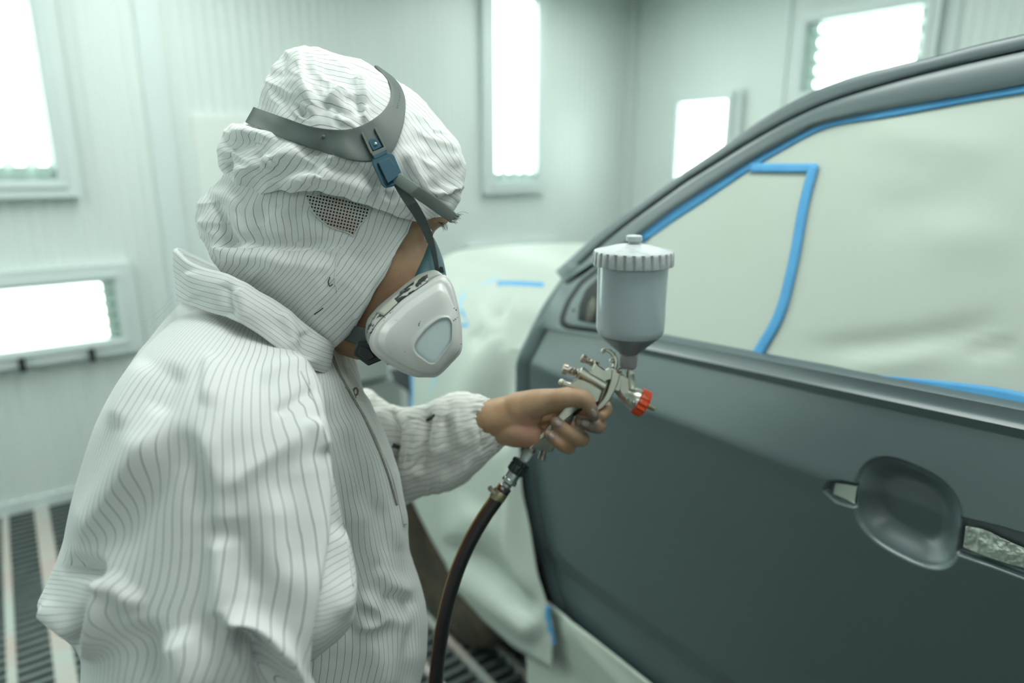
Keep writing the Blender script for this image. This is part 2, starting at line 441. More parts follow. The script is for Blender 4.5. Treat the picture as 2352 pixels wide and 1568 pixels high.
def mesh_patch_mat():
    m = mat('vent_mesh', (0.62, 0.60, 0.58), 0.8)
    nt = m.node_tree; b = nt.nodes['Principled BSDF']
    a = nt.nodes.new('ShaderNodeAttribute'); a.attribute_name = 'wu'; a2 = nt.nodes.new('ShaderNodeAttribute'); a2.attribute_name = 'wv'
    cb = nt.nodes.new('ShaderNodeCombineXYZ'); nt.links.new(a.outputs['Fac'], cb.inputs[0]); nt.links.new(a2.outputs['Fac'], cb.inputs[1])
    v = nt.nodes.new('ShaderNodeTexVoronoi'); v.inputs['Randomness'].default_value = 0.0; v.inputs['Scale'].default_value = 1.0
    nt.links.new(cb.outputs[0], v.inputs['Vector'])
    r = nt.nodes.new('ShaderNodeMapRange'); r.inputs[1].default_value = 0.27; r.inputs[2].default_value = 0.36; r.inputs[3].default_value = 1; r.inputs[4].default_value = 0
    nt.links.new(v.outputs['Distance'], r.inputs[0])
    tc = nt.nodes.new('ShaderNodeTexCoord')
    n = nt.nodes.new('ShaderNodeTexNoise'); n.inputs['Scale'].default_value = 18; nt.links.new(tc.outputs['Object'], n.inputs['Vector'])
    cr = nt.nodes.new('ShaderNodeValToRGB'); cr.color_ramp.elements[0].color = (0.60, 0.62, 0.60, 1); cr.color_ramp.elements[1].color = (0.62, 0.50, 0.47, 1)
    cr.color_ramp.elements[0].position = 0.45; cr.color_ramp.elements[1].position = 0.6
    nt.links.new(n.outputs['Fac'], cr.inputs[0])
    mx = nt.nodes.new('ShaderNodeMix'); mx.data_type = 'RGBA'; mx.inputs[7].default_value = (0.015, 0.013, 0.013, 1)
    nt.links.new(r.outputs[0], mx.inputs[0]); nt.links.new(cr.outputs[0], mx.inputs[6]); nt.links.new(mx.outputs[2], b.inputs['Base Color'])
    return m
M['vent'] = mesh_patch_mat()

def label_mat():
    m = mat('torn_label', (0.55, 0.56, 0.52), 0.6)
    nt = m.node_tree; b = nt.nodes['Principled BSDF']
    tc = nt.nodes.new('ShaderNodeTexCoord')
    n = nt.nodes.new('ShaderNodeTexNoise'); n.inputs['Scale'].default_value = 85; n.inputs['Detail'].default_value = 4
    nt.links.new(tc.outputs['Object'], n.inputs['Vector'])
    r = nt.nodes.new('ShaderNodeMapRange'); r.inputs[1].default_value = 0.46; r.inputs[2].default_value = 0.5
    nt.links.new(n.outputs['Fac'], r.inputs[0])
    mx = nt.nodes.new('ShaderNodeMix'); mx.data_type = 'RGBA'; mx.inputs[6].default_value = (0.52, 0.53, 0.49, 1); mx.inputs[7].default_value = (0.03, 0.032, 0.034, 1)
    nt.links.new(r.outputs[0], mx.inputs[0]); nt.links.new(mx.outputs[2], b.inputs['Base Color'])
    return m
M['label'] = label_mat()

def hose_mat():
    m = mat('hose_rubber', (0.008, 0.009, 0.009), 0.3, spec=0.6)
    nt = m.node_tree; b = nt.nodes['Principled BSDF']
    a = nt.nodes.new('ShaderNodeAttribute'); a.attribute_name = 'ang'
    cr = nt.nodes.new('ShaderNodeValToRGB'); e = cr.color_ramp; e.interpolation = 'CONSTANT'
    e.elements[0].position = 0; e.elements[0].color = (0.008, 0.009, 0.009, 1)
    e.elements[1].position = 0.575; e.elements[1].color = (0.06, 0.008, 0.007, 1)
    for p_, c_ in ((0.615, (0.012, 0.008, 0.007, 1)), (0.66, (0.34, 0.19, 0.02, 1)), (0.715, (0.008, 0.009, 0.009, 1))):
        q = e.elements.new(p_); q.color = c_
    nt.links.new(a.outputs['Fac'], cr.inputs[0]); nt.links.new(cr.outputs[0], b.inputs['Base Color'])
    return m
M['hose'] = hose_mat()

# ------------------------------------------------------------------ the booth
WALL_Y, WALL_X, CEIL_Z, LEFT_X, FRONT_Y = 3.60, 3.72, 2.62, -1.7, -3.0

def ribbed(a0, a1, z0, z1, depth, place):
    pitch = 0.05; V = []; xs = []
    n = int((a1 - a0) / pitch)
    for i in range(n):
        s = a0 + i * pitch
        xs += [(s, 0), (s + 0.020, 0), (s + 0.026, depth), (s + 0.044, depth)]
    xs.append((a1, 0))
    for z in (z0, z1):
        for s, d in xs: V.append(place(s, d, z))
    k = len(xs)
    return V, [(i, i + 1, k + i + 1, k + i) for i in range(k - 1)]

w = mk('wall_back', join(ribbed(LEFT_X, WALL_X, 0, CEIL_Z, 0.004, lambda s, d, z: (s, WALL_Y - d, z)), box((LEFT_X, WALL_Y + 0.002, 0), (WALL_X, WALL_Y + 0.06, CEIL_Z))), M['wall'], smooth=False); struct(w)
w = mk('wall_right', join(ribbed(FRONT_Y, WALL_Y, 0, CEIL_Z, 0.004, lambda s, d, z: (WALL_X - d, s, z)), box((WALL_X + 0.002, FRONT_Y, 0), (WALL_X + 0.06, WALL_Y, CEIL_Z))), M['wall'], smooth=False); struct(w)
w = mk('wall_left', box((LEFT_X - 0.06, FRONT_Y, 0), (LEFT_X, WALL_Y, CEIL_Z)), M['wall'], smooth=False); struct(w)
w = mk('wall_front', box((LEFT_X, FRONT_Y - 0.06, 0), (WALL_X, FRONT_Y, CEIL_Z)), M['wall'], smooth=False); struct(w)
w = mk('ceiling', box((LEFT_X, FRONT_Y, CEIL_Z), (WALL_X, WALL_Y, CEIL_Z + 0.06)), M['ceiling'], smooth=False); struct(w)
# seams between wall panels
for k, (a, b) in enumerate(((0.605, 0.70), (-0.62, -0.54))):
    struct(mk('trim_%d' % (k + 1), box((a, WALL_Y - 0.018, 0.02), (b, WALL_Y, CEIL_Z)), M['trim'], smooth=False))
for k, (a, b) in enumerate(((2.40, 2.445), (1.53, 1.60), (1.20, 1.25))):
    struct(mk('trim_%d' % (k + 3), box((WALL_X - 0.014, a, 0.02), (WALL_X, b, CEIL_Z)), M['trim'], smooth=False))
struct(mk('trim_6', box((WALL_X - 0.05, WALL_Y - 0.05, 0.0), (WALL_X, WALL_Y, CEIL_Z)), M['wall'], smooth=False))

# grated floor over a dark extraction pit
parts = [box((LEFT_X, FRONT_Y, -0.50), (WALL_X, WALL_Y, -0.42))]
y = FRONT_Y + 0.01
while y < WALL_Y - 0.03:
    parts.append(box((LEFT_X, y, -0.035), (WALL_X, y + 0.022, 0.0))); y += 0.045
fl = mk('floor', join(*parts), M['grate'], smooth=False); struct(fl)
struct(mk('floor', box((LEFT_X, FRONT_Y, -0.41), (WALL_X, WALL_Y, -0.40)), M['pit'], smooth=False))
bars = [(-0.08, 0.056, -0.005), (-0.20, 0.026, 0.002), (0.98, 0.022, 0.002), (1.095, 0.020, 0.002), (0.70, 0.022, 0.002), (0.35, 0.06, 0.002), (0.855, 0.02, 0.002), (-0.8, 0.07, 0.002), (2.0, 0.06, 0.002), (2.9, 0.06, 0.002)]
for k, (x, wdt, z) in enumerate(bars):
    struct(mk('trim_%d' % (k + 7), box((x, FRONT_Y, -0.03), (x + wdt, WALL_Y - 0.01, 0.008)), M['beam'], smooth=False))
struct(mk('baseboard_back', box((LEFT_X, WALL_Y - 0.012, 0.0), (WALL_X, WALL_Y, 0.06)), M['trim'], smooth=False))

# lights in the walls: frame, reflector, tubes, holders, pane
def wall_light(name, label, wall, a0, a1, z0, z1, fr, ntube, horiz, gap0=0.05, gap1=0.05, latches=(), group=None):
    def bx(u0, u1, w0, w1, d0, d1):     # d: distance out from the wall
        if wall == 'back': return box((u0, WALL_Y - d1, w0), (u1, WALL_Y - d0, w1))
        if wall == 'left': return box((LEFT_X + d0, u0, w0), (LEFT_X + d1, u1, w1))
        return box((WALL_X - d1, u0, w0), (WALL_X - d0, u1, w1))
    am = (a0 + a1) / 2
    t = thing(name, label, 'light', (am, WALL_Y, z0) if wall == 'back' else ((LEFT_X if wall == 'left' else WALL_X), am, z0), group)
    D = 0.055
    mk('light_frame', join(bx(a0, a1, z0, z0 + fr, 0.002, D), bx(a0, a1, z1 - fr, z1, 0.002, D), bx(a0, a0 + fr, z0 + fr, z1 - fr, 0.002, D), bx(a1 - fr, a1, z0 + fr, z1 - fr, 0.002, D),
        bx(a0 + fr * 0.55, a1 - fr * 0.55, z0 + fr * 0.55, z0 + fr * 0.8, D, D + 0.008), bx(a0 + fr * .55, a1 - fr * .55, z1 - fr * .8, z1 - fr * .55, D, D + 0.008),
        bx(a0 + fr * .55, a0 + fr * .8, z0 + fr * .8, z1 - fr * .8, D, D + .008), bx(a1 - fr * .8, a1 - fr * .55, z0 + fr * .8, z1 - fr * .8, D, D + .008)), M['trim'], t, smooth=False)
    i0, i1, j0, j1 = a0 + fr, a1 - fr, z0 + fr, z1 - fr
    mk('reflector', bx(i0, i1, j0, j1, 0.006, 0.012), M['reflector'], t, smooth=False)
    mk('pane', bx(i0, i1, j0, j1, 0.046, 0.049), M['glass'], t, smooth=False)
    for k in range(ntube):
        q = (k + 0.5) / ntube
        if horiz:
            z = j0 + (j1 - j0) * q; s, e = i0 + gap0, i1 - gap1
            pt = [(s, WALL_Y - 0.03, z), (e, WALL_Y - 0.03, z)] if wall == 'back' else [((LEFT_X + 0.03) if wall == 'left' else (WALL_X - 0.03), q_, z) for q_ in (s, e)]
            hb = [bx(max(i0, s - 0.05), s, z - 0.02, z + 0.02, 0.013, 0.044), bx(e, min(i1, e + 0.05), z - 0.02, z + 0.02, 0.013, 0.044)]
        else:
            x = i0 + (i1 - i0) * q; s, e = j0 + gap0, j1 - gap1
            pt = [(x, WALL_Y - 0.03, s), (x, WALL_Y - 0.03, e)] if wall == 'back' else [(WALL_X - 0.03, x, s), (WALL_X - 0.03, x, e)]
            hb = [bx(x - 0.02, x + 0.02, max(j0, s - 0.05), s, 0.013, 0.044), bx(x - 0.02, x + 0.02, e, min(j1, e + 0.05), 0.013, 0.044)]
        tb = mk('lamp_tube', tube(lines(pt, 2), 0.0165, 12), M['tube'], t)
        for h in (hb if min(gap0, gap1) > 0.01 else []): mk('tube_holder', h, M['reflector'], t, smooth=False)
    for (u, z) in latches:
        mk('latch', bx(u - 0.012, u + 0.012, z - 0.03, z + 0.03, D + 0.004, D + 0.03), M['black_plastic'], t, smooth=False)
    return t

wall_light('wall_light', 'tall tube light on the back wall, upper left above the wide low light', 'back', -0.42, 0.295, 1.40, 2.58, 0.075, 7, False, 0.055, 0.04, latches=())
wall_light('wall_light', 'wide low light with horizontal tubes on the back wall, nearest the left edge', 'back', -0.55, 0.445, 0.685, 1.10, 0.075, 5, True, 0.04, 0.05, latches=((0.24, 0.70), (-0.02, 0.70)))
wall_light('wall_light', 'tall narrow tube light on the back wall between the hood and the corner', 'back', 2.42, 2.90, 1.355, 2.585, 0.075, 4, False, 0.05, 0.03)
wall_light('wall_light', 'low light on the back wall showing just above the masked bonnet', 'back', 2.30, 3.02, 0.62, 1.045, 0.06, 5, True, 0.05, 0.05)
wall_light('wall_light', 'small square light on the right wall partly hidden by the roof pillar', 'right', 2.71, 3.17, 1.30, 1.96, 0.045, 7, False, 0.004, 0.004)
wall_light('wall_light', 'wide light with horizontal tubes on the right wall, above the car roof', 'right', 1.60, 2.33, 1.86, 2.33, 0.06, 5, True, 0.03, 0.07)
tag(mk('wall_board', box((0.785, WALL_Y - 0.03, 0.98), (1.62, WALL_Y - 0.004, 1.76)), M['board'], smooth=False, mods=[BEVEL(0.006)]), 'plain white board on the back wall behind the striped hood', 'board')
# a cable channel beside the right wall light
struct(mk('trim_20', box((WALL_X - 0.05, 2.66, 1.2), (WALL_X - 0.03, 2.685, 1.97)), M['trim'], smooth=False))

def ceiling_light(x0, x1, y0, y1, label):
    t = thing('ceiling_light', label, 'light', ((x0 + x1) / 2, (y0 + y1) / 2, CEIL_Z - 0.06), 'ceiling lights of the booth')
    z = CEIL_Z - 0.002
    mk('diffuser', box((x0 + .03, y0 + .03, z - .05), (x1 - .03, y1 - .03, z - .03)), M['panel_light'], t, smooth=False)
    mk('light_frame', join(box((x0, y0, z - .06), (x0 + .03, y1, z)), box((x1 - .03, y0, z - .06), (x1, y1, z)), box((x0, y0, z - .06), (x1, y0 + .03, z)), box((x0, y1 - .03, z - .06), (x1, y1, z))), M['trim'], t, smooth=False)
for x0, x1 in ((-1.3, -0.6), (0.3, 1.0), (2.3, 2.9)):
    for y0, y1 in ((-2.2, -1.4), (-0.2, 1.2), (1.7, 3.25)):  # the row behind the camera is unseen, added as fill light
        if (x0 < 0 and -1 < y0 < 0) or (x0 > 1 and y0 < -1): continue
        ceiling_light(x0, x1, y0, y1, 'flat ceiling light panel out of view above the booth')

# unseen wall lights left of the picture, added to reflect in the grey door
wall_light('wall_light', 'tall tube light on the back wall beyond the left edge of the picture', 'back', -1.55, -0.85, 0.95, 2.45, 0.075, 7, False, 0.05, 0.05)

wall_light('wall_light', 'unseen wide low light added on the left wall for sheen on the grey door', 'left', 1.7, 2.7, 1.2, 2.2, 0.06, 6, True, 0.05, 0.05)

# low cabinet by the back wall, seen between collar and sleeve
c0, c1 = on(760, 880, 1, 2.75), on(893, 880, 1, 2.75)
tp = on(850, 792, 1, 2.75)[2]; ln = on(850, 878, 1, 2.75)[2]
cb = thing('cabinet', 'low grey-white cabinet by the back wall, seen under the respirator', 'cabinet', ((c0[0] + c1[0]) / 2, 3.0, 0.0))
mk('cabinet_body', box((c0[0], 2.77, 0.0), (c1[0] + 0.07, 3.3, ln - 0.012)), M['cabinet'], cb, smooth=False)
mk('seam', box((c0[0], 2.79, ln - 0.012), (c1[0] + 0.02, 3.3, ln + 0.012)), M['primer_dark'], cb, smooth=False)
mk('lid', box((c0[0], 2.75, ln + 0.012), (c1[0], 3.3, tp)), M['cabinet'], cb, smooth=False)

# ------------------------------------------------------------------ the car
car = thing('car', 'car in matt grey primer with its window, bonnet and sill masked off', 'car', (1.75, 0.3, 0.0))
EZ = np.array([0.50, 0.531, 0.601, 0.773, 1.009, 1.095, 1.237, 1.318])
EY = np.array([1.045, 1.063, 1.105, 1.157, 1.173, 1.160, 1.094, 1.046])
def y_front(z): return np.interp(z, EZ, EY)
def z_belt(y): return 1.236 + (0.794 - y) * 0.050
XZ = np.array([0.10, 0.49, 0.56, 0.60, 0.62, 0.66, 0.72, 0.86, 1.00, 1.08, 1.112, 1.122, 1.14, 1.19, 1.25, 1.32])
XX = np.array([0.94, 0.934, 0.930, 0.931, 0.930, 0.920, 0.917, 0.909, 0.8985, 0.8915, 0.8868, 0.888, 0.8925, 0.905, 0.921, 0.948])
def x_side(y, z):
    dz = 0.004
    v = sum(np.interp(z + k * dz, XZ, XX) for k in (-1, -0.5, 0, 0.5, 1)) / 5
    return v + 0.02 * np.clip((y - 0.85) / 0.33, 0, 1) ** 2

def poly_sd(px, py, poly):
    """signed distance in px, positive inside"""
    p = np.asarray(poly, float); q = np.roll(p, -1, 0)
    dmin = np.full(px.shape, 1e9); ins = np.zeros(px.shape, bool)
    for a, b in zip(p, q):
        e = b - a; t = np.clip(((px - a[0]) * e[0] + (py - a[1]) * e[1]) / (e @ e), 0, 1)
        dmin = np.minimum(dmin, np.hypot(px - a[0] - t * e[0], py - a[1] - t * e[1]))
        c = ((a[1] > py) != (b[1] > py)) & (px < (b[0] - a[0]) * (py - a[1]) / (b[1] - a[1] + 1e-12) + a[0])
        ins ^= c
    return np.where(ins, dmin, -dmin)

def sstep(a, b, x):
    t = np.clip((x - a) / (b - a), 0, 1); return t * t * (3 - 2 * t)

Y_REAR = -0.30
def door_grid():
    s = np.linspace(0, 1, 700)
    dens = 1 + 5.0 * ((s > 0.40) & (s < 0.80))
    c = np.r_[0, np.cumsum(dens[1:])]; s = np.interp(np.linspace(0, 1, 430), c / c[-1], s)
    v = np.linspace(0, 1, 700)
    dv = 1 + 2.5 * ((v > 0.66) & (v < 0.92)); c = np.r_[0, np.cumsum(dv[1:])]; v = np.interp(np.linspace(0, 1, 260), c / c[-1], v)
    S, Vv = np.meshgrid(s, v)
    zb = 0.505
    Y = np.zeros_like(S); Z = np.zeros_like(S)
    for it in range(6):
        top = z_belt(Y)
        Z = zb + (top - zb) * Vv
        # rounded lower front corner
        Y = y_front(Z) + (Y_REAR - y_front(Z)) * S
    X = x_side(Y, Z)
    pts = np.stack([np.full_like(Y, 0.9), Y, Z], -1)
    px, py, _ = proj(pts)
    # handle bowl
    hy, hz = 0.3415, 1.1055
    u = (Y - hy); wv = (Z - hz) - 0.10 * u
    rr = (np.abs(u / 0.067) ** 2.7 + np.abs(wv / 0.064) ** 2.7) ** (1 / 2.7)
    X = X + 0.025 * (1 - sstep(0.50, 1.04, rr)) + 0.004 * (1 - sstep(0.97, 1.03, rr))
    sl = [(1897, 1122), (1914, 1099), (1938, 1097), (2010, 1112), (2000, 1172), (1925, 1150)]
    sr = [(2190, 1176), (2300, 1203), (2420, 1238), (2700, 1310), (2700, 1440), (2420, 1345), (2300, 1302), (2180, 1260)]
    outside = sstep(0.94, 1.04, rr)
    X = X + 0.010 * sstep(-1, 7, poly_sd(px, py, sl)) * outside + 0.014 * sstep(-1, 6, poly_sd(px, py, sr)) * outside
    G = np.stack([X, Y, Z], -1)
    fl = G[:, :1] + np.array([0.035, -0.004, 0]); G = np.concatenate([fl, G], 1)
    bl = G[:1] + np.array([0.03, 0, 0.004]); tl = G[-1:] + np.array([0.03, 0, -0.012]); G = np.concatenate([bl, G, tl], 0)
    return G
G = door_grid()
door = mk('front_door', (G.reshape(-1, 3), grid_faces(*G.shape[:2])[:, ::-1]), M['primer'], car)
bvh_door = BVHTree.FromPolygons([Vector(v) for v in G.reshape(-1, 3)], grid_faces(*G.shape[:2]).tolist())

PN = np.array([-1, 0, 0.30]); PN = PN / np.linalg.norm(PN)
P0 = np.array([0.925, 0, 1.25])
def side_plane(px, py, off=0.0): return on_plane(px, py, P0 + PN * off, PN)

RUN = np.array([0.003, -0.2, 0.006])      # the rails run on towards the rear, past the picture
def bar(A, B, n, bulge, thick, off=0.0):
    a = crom(A, n); b = crom(B, n); rings = []
    pq = [(side_plane(*a[i], off), side_plane(*b[i], off)) for i in range(n)]
    pq = [(pq[0][0] + RUN * k, pq[0][1] + RUN * k) for k in (5, 4, 3, 2, 1)] + pq
    for p, q in pq:
        t = np.linspace(0, 1, 9)
        f = p + (q - p) * t[:, None] + PN * (bulge * np.clip(np.sin(np.pi * t), 0, 1) ** 0.4)[:, None]
        rings.append(np.vstack([f, [q - PN * thick], [p - PN * thick]]))
    return stack(rings)

outer = [(2600, 20), (2352, 78), (2240, 104), (2144, 130), (2048, 153), (1952, 179), (1872, 208), (1792, 249), (1728, 288), (1664, 333), (1600, 376), (1561, 402), (1395, 520), (1277, 622)]
gapl = [(2600, 58), (2352, 112), (2240, 137), (2144, 160), (2048, 185), (1920, 224), (1824, 265), (1728, 318), (1664, 358), (1600, 398), (1553, 429), (1395, 546), (1293, 642)]
gapl2 = [(x + 1, y + 6) for x, y in gapl]
inner = [(2600, 146), (2352, 193), (2240, 214), (2048, 248), (1920, 275), (1872, 288), (1824, 312), (1728, 365), (1664, 405), (1600, 446), (1540, 486), (1456, 548)]
mk('roof_rail', bar(outer, gapl, 60, 0.003, 0.05, -0.006), M['primer'], car, sharp=50)
mk('window_frame', bar(gapl2, inner, 60, 0.004, 0.010), M['primer'], car, sharp=50)
mk('door_seal', bar(gapl, gapl2, 60, 0.0, 0.01, -0.014), mat('blue_masked_gap', (0.025, 0.10, 0.26), 0.6, noise=(9, 0.9, (0.012, 0.03, 0.06))), car)
# belt moulding along the window foot
def belt(y, dz, dx): return np.array([x_side(y, z_belt(y)) + dx, y, z_belt(y) + dz])
ys = np.linspace(0.87, Y_REAR, 60)
rings = []
for y in ys:
    rings.append([belt(y, -0.030, -0.002), belt(y, -0.026, -0.009), belt(y, -0.014, -0.012), belt(y, -0.010, -0.007), belt(y, -0.005, -0.004), belt(y, 0.006, -0.003), belt(y, 0.012, 0.006), belt(y, 0.012, 0.03), belt(y, -0.03, 0.03)])
mk('belt_moulding', stack([np.array(r) for r in rings]), M['primer'], car, sharp=40)
# triangular mirror panel at the front of the window
sail_out = [(1290, 648), (1306, 655), (1400, 588), (1452, 556), (1476, 792), (1440, 784), (1300, 762), (1232, 752), (1262, 700)]
def plane_plate(poly, off, thick, rnd=4, bev=1.2):
    o = round_poly(poly, rnd); i = inset(o, bev)
    R = [np.array([side_plane(*p, off - thick) for p in i]), np.array([side_plane(*p, off - 0.001) for p in o]), np.array([side_plane(*p, off) for p in i])]
    return stack(R[::-1])
sp = mk('mirror_panel', plane_plate(sail_out, 0.010, 0.02, 8), M['primer'], car, smooth=True, sharp=40)
groove = [(1284, 745), (1286, 725), (1300, 690), (1330, 645), (1372, 612), (1440, 572), (1462, 786), (1380, 766), (1300, 756)]
mk('groove', plane_plate(groove, 0.0115, 0.01, 14), M['gap'], sp)
ridge = [(1297, 738), (1300, 722), (1312, 692), (1340, 652), (1380, 622), (1434, 590), (1454, 776), (1382, 757), (1310, 747)]
mk('inner_ring', plane_plate(ridge, 0.016, 0.014, 12, 3), M['primer'], sp, sharp=40)
hole = [(1326, 736), (1330, 700), (1345, 665), (1375, 636), (1425, 614), (1440, 748), (1360, 742)]
mk('opening', plane_plate(hole, 0.0172, 0.006, 8), M['gap'], sp)
mk('rag', plane_plate([(1345, 738), (1350, 700), (1362, 680), (1372, 690), (1362, 738)], 0.0182, 0.004, 4), mat('grey_rag', (0.16, 0.17, 0.14), 0.9, noise=(60, 1, (0.05, 0.05, 0.045))), sp)
mk('screw_hole', plane_plate([(1314, 709), (1320, 709), (1321, 716), (1315, 716)], 0.0168, 0.004, 2), M['gap'], sp)

# fender strip ahead of the door, dark gap behind it
zz = np.linspace(0.42, 1.34, 60)
def strip(o0, o1, dx, bul=0.0, zz=zz):
    rows = []
    for z in zz:
        yf = float(np.interp(z, EZ, EY))
        w_ = o1 - o0
        rows.append([(x_side(yf, z) + dx + bul * (1 - math.sin(math.pi * (0.15 + 0.85 * t) / 1.0 * 0.5)) * 1.0, yf + o0 + w_ * t, z + 0.0) for t in np.linspace(0, 1, 6)])
    return np.array(rows)
S = strip(0.007, 0.045, 0.004, 0.012)
mk('fender', (S.reshape(-1, 3), grid_faces(*S.shape[:2])), M['primer'], car, mods=[SOLID(0.01, -1)])
S = strip(-0.03, 0.04, 0.03)
mk('door_gap', (S.reshape(-1, 3), grid_faces(*S.shape[:2])), M['gap'], car)
mk('underbody', join(box((1.0, -1.6, 0.22), (2.55, 1.35, 0.52)), box((1.25, 1.3, 0.35), (2.3, 2.0, 0.8))), M['gap'], car, smooth=False)
mk('cabin', box((1.02, -1.6, 0.5), (2.6, 0.98, 1.2)), M['gap'], car, smooth=False)
# roof skin and masked windscreen between this side and the far side
o3 = np.array([side_plane(*p, -0.02) for p in crom(outer, 60)])
o3 = np.vstack([[o3[0] + RUN * k for k in (5, 4, 3, 2, 1)], o3]); nro = len(o3)
tt = np.linspace(0, 1, 17)
sheet = np.stack([o3 + np.stack([(3.5 - 2 * o3[:, 0]) * t, np.full(nro, 0.16 * math.sin(math.pi * t)) * np.linspace(0, 1, nro), np.full(nro, 0.045 * math.sin(math.pi * t)) * np.linspace(1, 0, nro)], 1) for t in tt], 1)
kr = 39
mk('roof', (sheet[:kr].reshape(-1, 3), grid_faces(kr, 17)), M['primer'], car, mods=[SOLID(0.02, -1)])
ws = mk('masking_film', (sheet[kr:, 1:-1].reshape(-1, 3), grid_faces(nro - kr, 15)), M['film'], mods=[SOLID(0.002, -1)])
tag(ws, 'white masking film over the windscreen, mostly hidden behind the roof pillar', 'masking film')
# rear door and quarter, beyond the right edge of the picture
Yr = np.linspace(Y_REAR - 0.008, -1.6, 40); Zr = np.linspace(0.505, 1.31, 60)
R_ = np.array([[(x_side(y, z), y, z) for y in Yr] for z in Zr])
mk('rear_door', (R_.reshape(-1, 3), grid_faces(60, 40)[:, ::-1]), M['primer'], car, mods=[SOLID(0.02, -1)])
# front wheel under the masked wing
wc = np.array([1.0, 1.72, 0.355])
wh = mk('wheel', lathe(wc, (1, 0, 0), [(0.12, 0.03), (0.20, 0.02), (0.225, 0.0), (0.28, -0.012), (0.335, 0.0), (0.352, 0.03), (0.355, 0.11), (0.352, 0.19), (0.335, 0.22), (0.25, 0.23)], 64), M['tyre'], car)
wh2 = mk('wheel', lathe(wc + np.array([1.3, 0, 0]), (1, 0, 0), [(0.12, 0.03), (0.20, 0.02), (0.225, 0.0), (0.28, -0.012), (0.335, 0.0), (0.352, 0.03), (0.355, 0.11), (0.352, 0.19), (0.335, 0.22), (0.25, 0.23)], 48), M['tyre'], car)
for yy in (-1.2,):
    for dx in (0, 1.3):
        mk('wheel', lathe(wc + np.array([dx, yy - 1.72, 0]), (1, 0, 0), [(0.12, 0.03), (0.20, 0.02), (0.225, 0.0), (0.28, -0.012), (0.335, 0.0), (0.352, 0.03), (0.355, 0.11), (0.352, 0.19), (0.335, 0.22), (0.25, 0.23)], 48), M['tyre'], car)
mk('headlight', plate([(950, 836), (892, 848), (906, 878), (938, 900), (940, 1010), (960, 1020), (965, 900)], 2.3, 0.10, 4, 10), M['primer_dark'], car, sharp=40)

# ------------------------------------------------------------------ folds pressed into a sheet along drawn lines
def seg_dist(px, py, poly):
    """distance, side (+ right of travel), 0..1 position along a polyline, all in picture units"""
    p = np.asarray(poly, float)
    L = np.r_[0, np.cumsum(np.hypot(*np.diff(p, axis=0).T))]
    best = np.full(px.shape, 1e9); side = np.zeros(px.shape); pos = np.zeros(px.shape)
    for i in range(len(p) - 1):
        e = p[i + 1] - p[i]; l2 = e @ e
        t = np.clip(((px - p[i, 0]) * e[0] + (py - p[i, 1]) * e[1]) / l2, 0, 1)
        dx, dy = px - p[i, 0] - t * e[0], py - p[i, 1] - t * e[1]
        d = np.hypot(dx, dy); m = d < best
        best = np.where(m, d, best); side = np.where(m, np.sign(e[0] * dy - e[1] * dx), side); pos = np.where(m, (L[i] + t * math.sqrt(l2)) / L[-1], pos)
    return best, side, pos

def normals(V, closed):
    if closed: du = np.roll(V, -1, 1) - np.roll(V, 1, 1)
    else: du = np.gradient(V, axis=1)
    dv = np.gradient(V, axis=0)
    n = np.cross(du, dv); n /= np.linalg.norm(n, axis=2)[..., None] + 1e-12
    return n

def fold(V, folds, closed=False, near=None):
    """folds: (polyline, amount m, width left, width right, taper, sharp)"""
    px, py, d = proj(V)
    n = normals(V, closed)
    toc = CP - V; toc /= np.linalg.norm(toc, axis=2)[..., None]
    f = (n * toc).sum(2)
    if np.median(f if near is None else f[:, near[0]]) < 0: n = -n; f = -f
    wgt = np.clip((f + 0.15) / 0.5, 0, 1)
    if near is not None: wgt = wgt * near
    disp = np.zeros(px.shape)
    for fd in folds:
        poly, amp, wl, wr = fd[:4]; tap = fd[4] if len(fd) > 4 else 0.25; sh = fd[5] if len(fd) > 5 else 0.0
        poly = crom(poly, 24) if len(poly) > 2 else poly
        dd, sd, ps = seg_dist(px, py, poly)
        w_ = np.where(sd > 0, wr, wl)
        g = np.exp(-(dd / w_) ** 2) * (1 - sh) + sh * np.exp(-np.sqrt((dd / w_) ** 2 + 0.02) * 1.6)
        t = sstep(0, tap, ps) * sstep(0, tap, 1 - ps) if tap > 0 else 1.0
        disp += amp * g * t
    return V + n * (disp * wgt)[..., None]

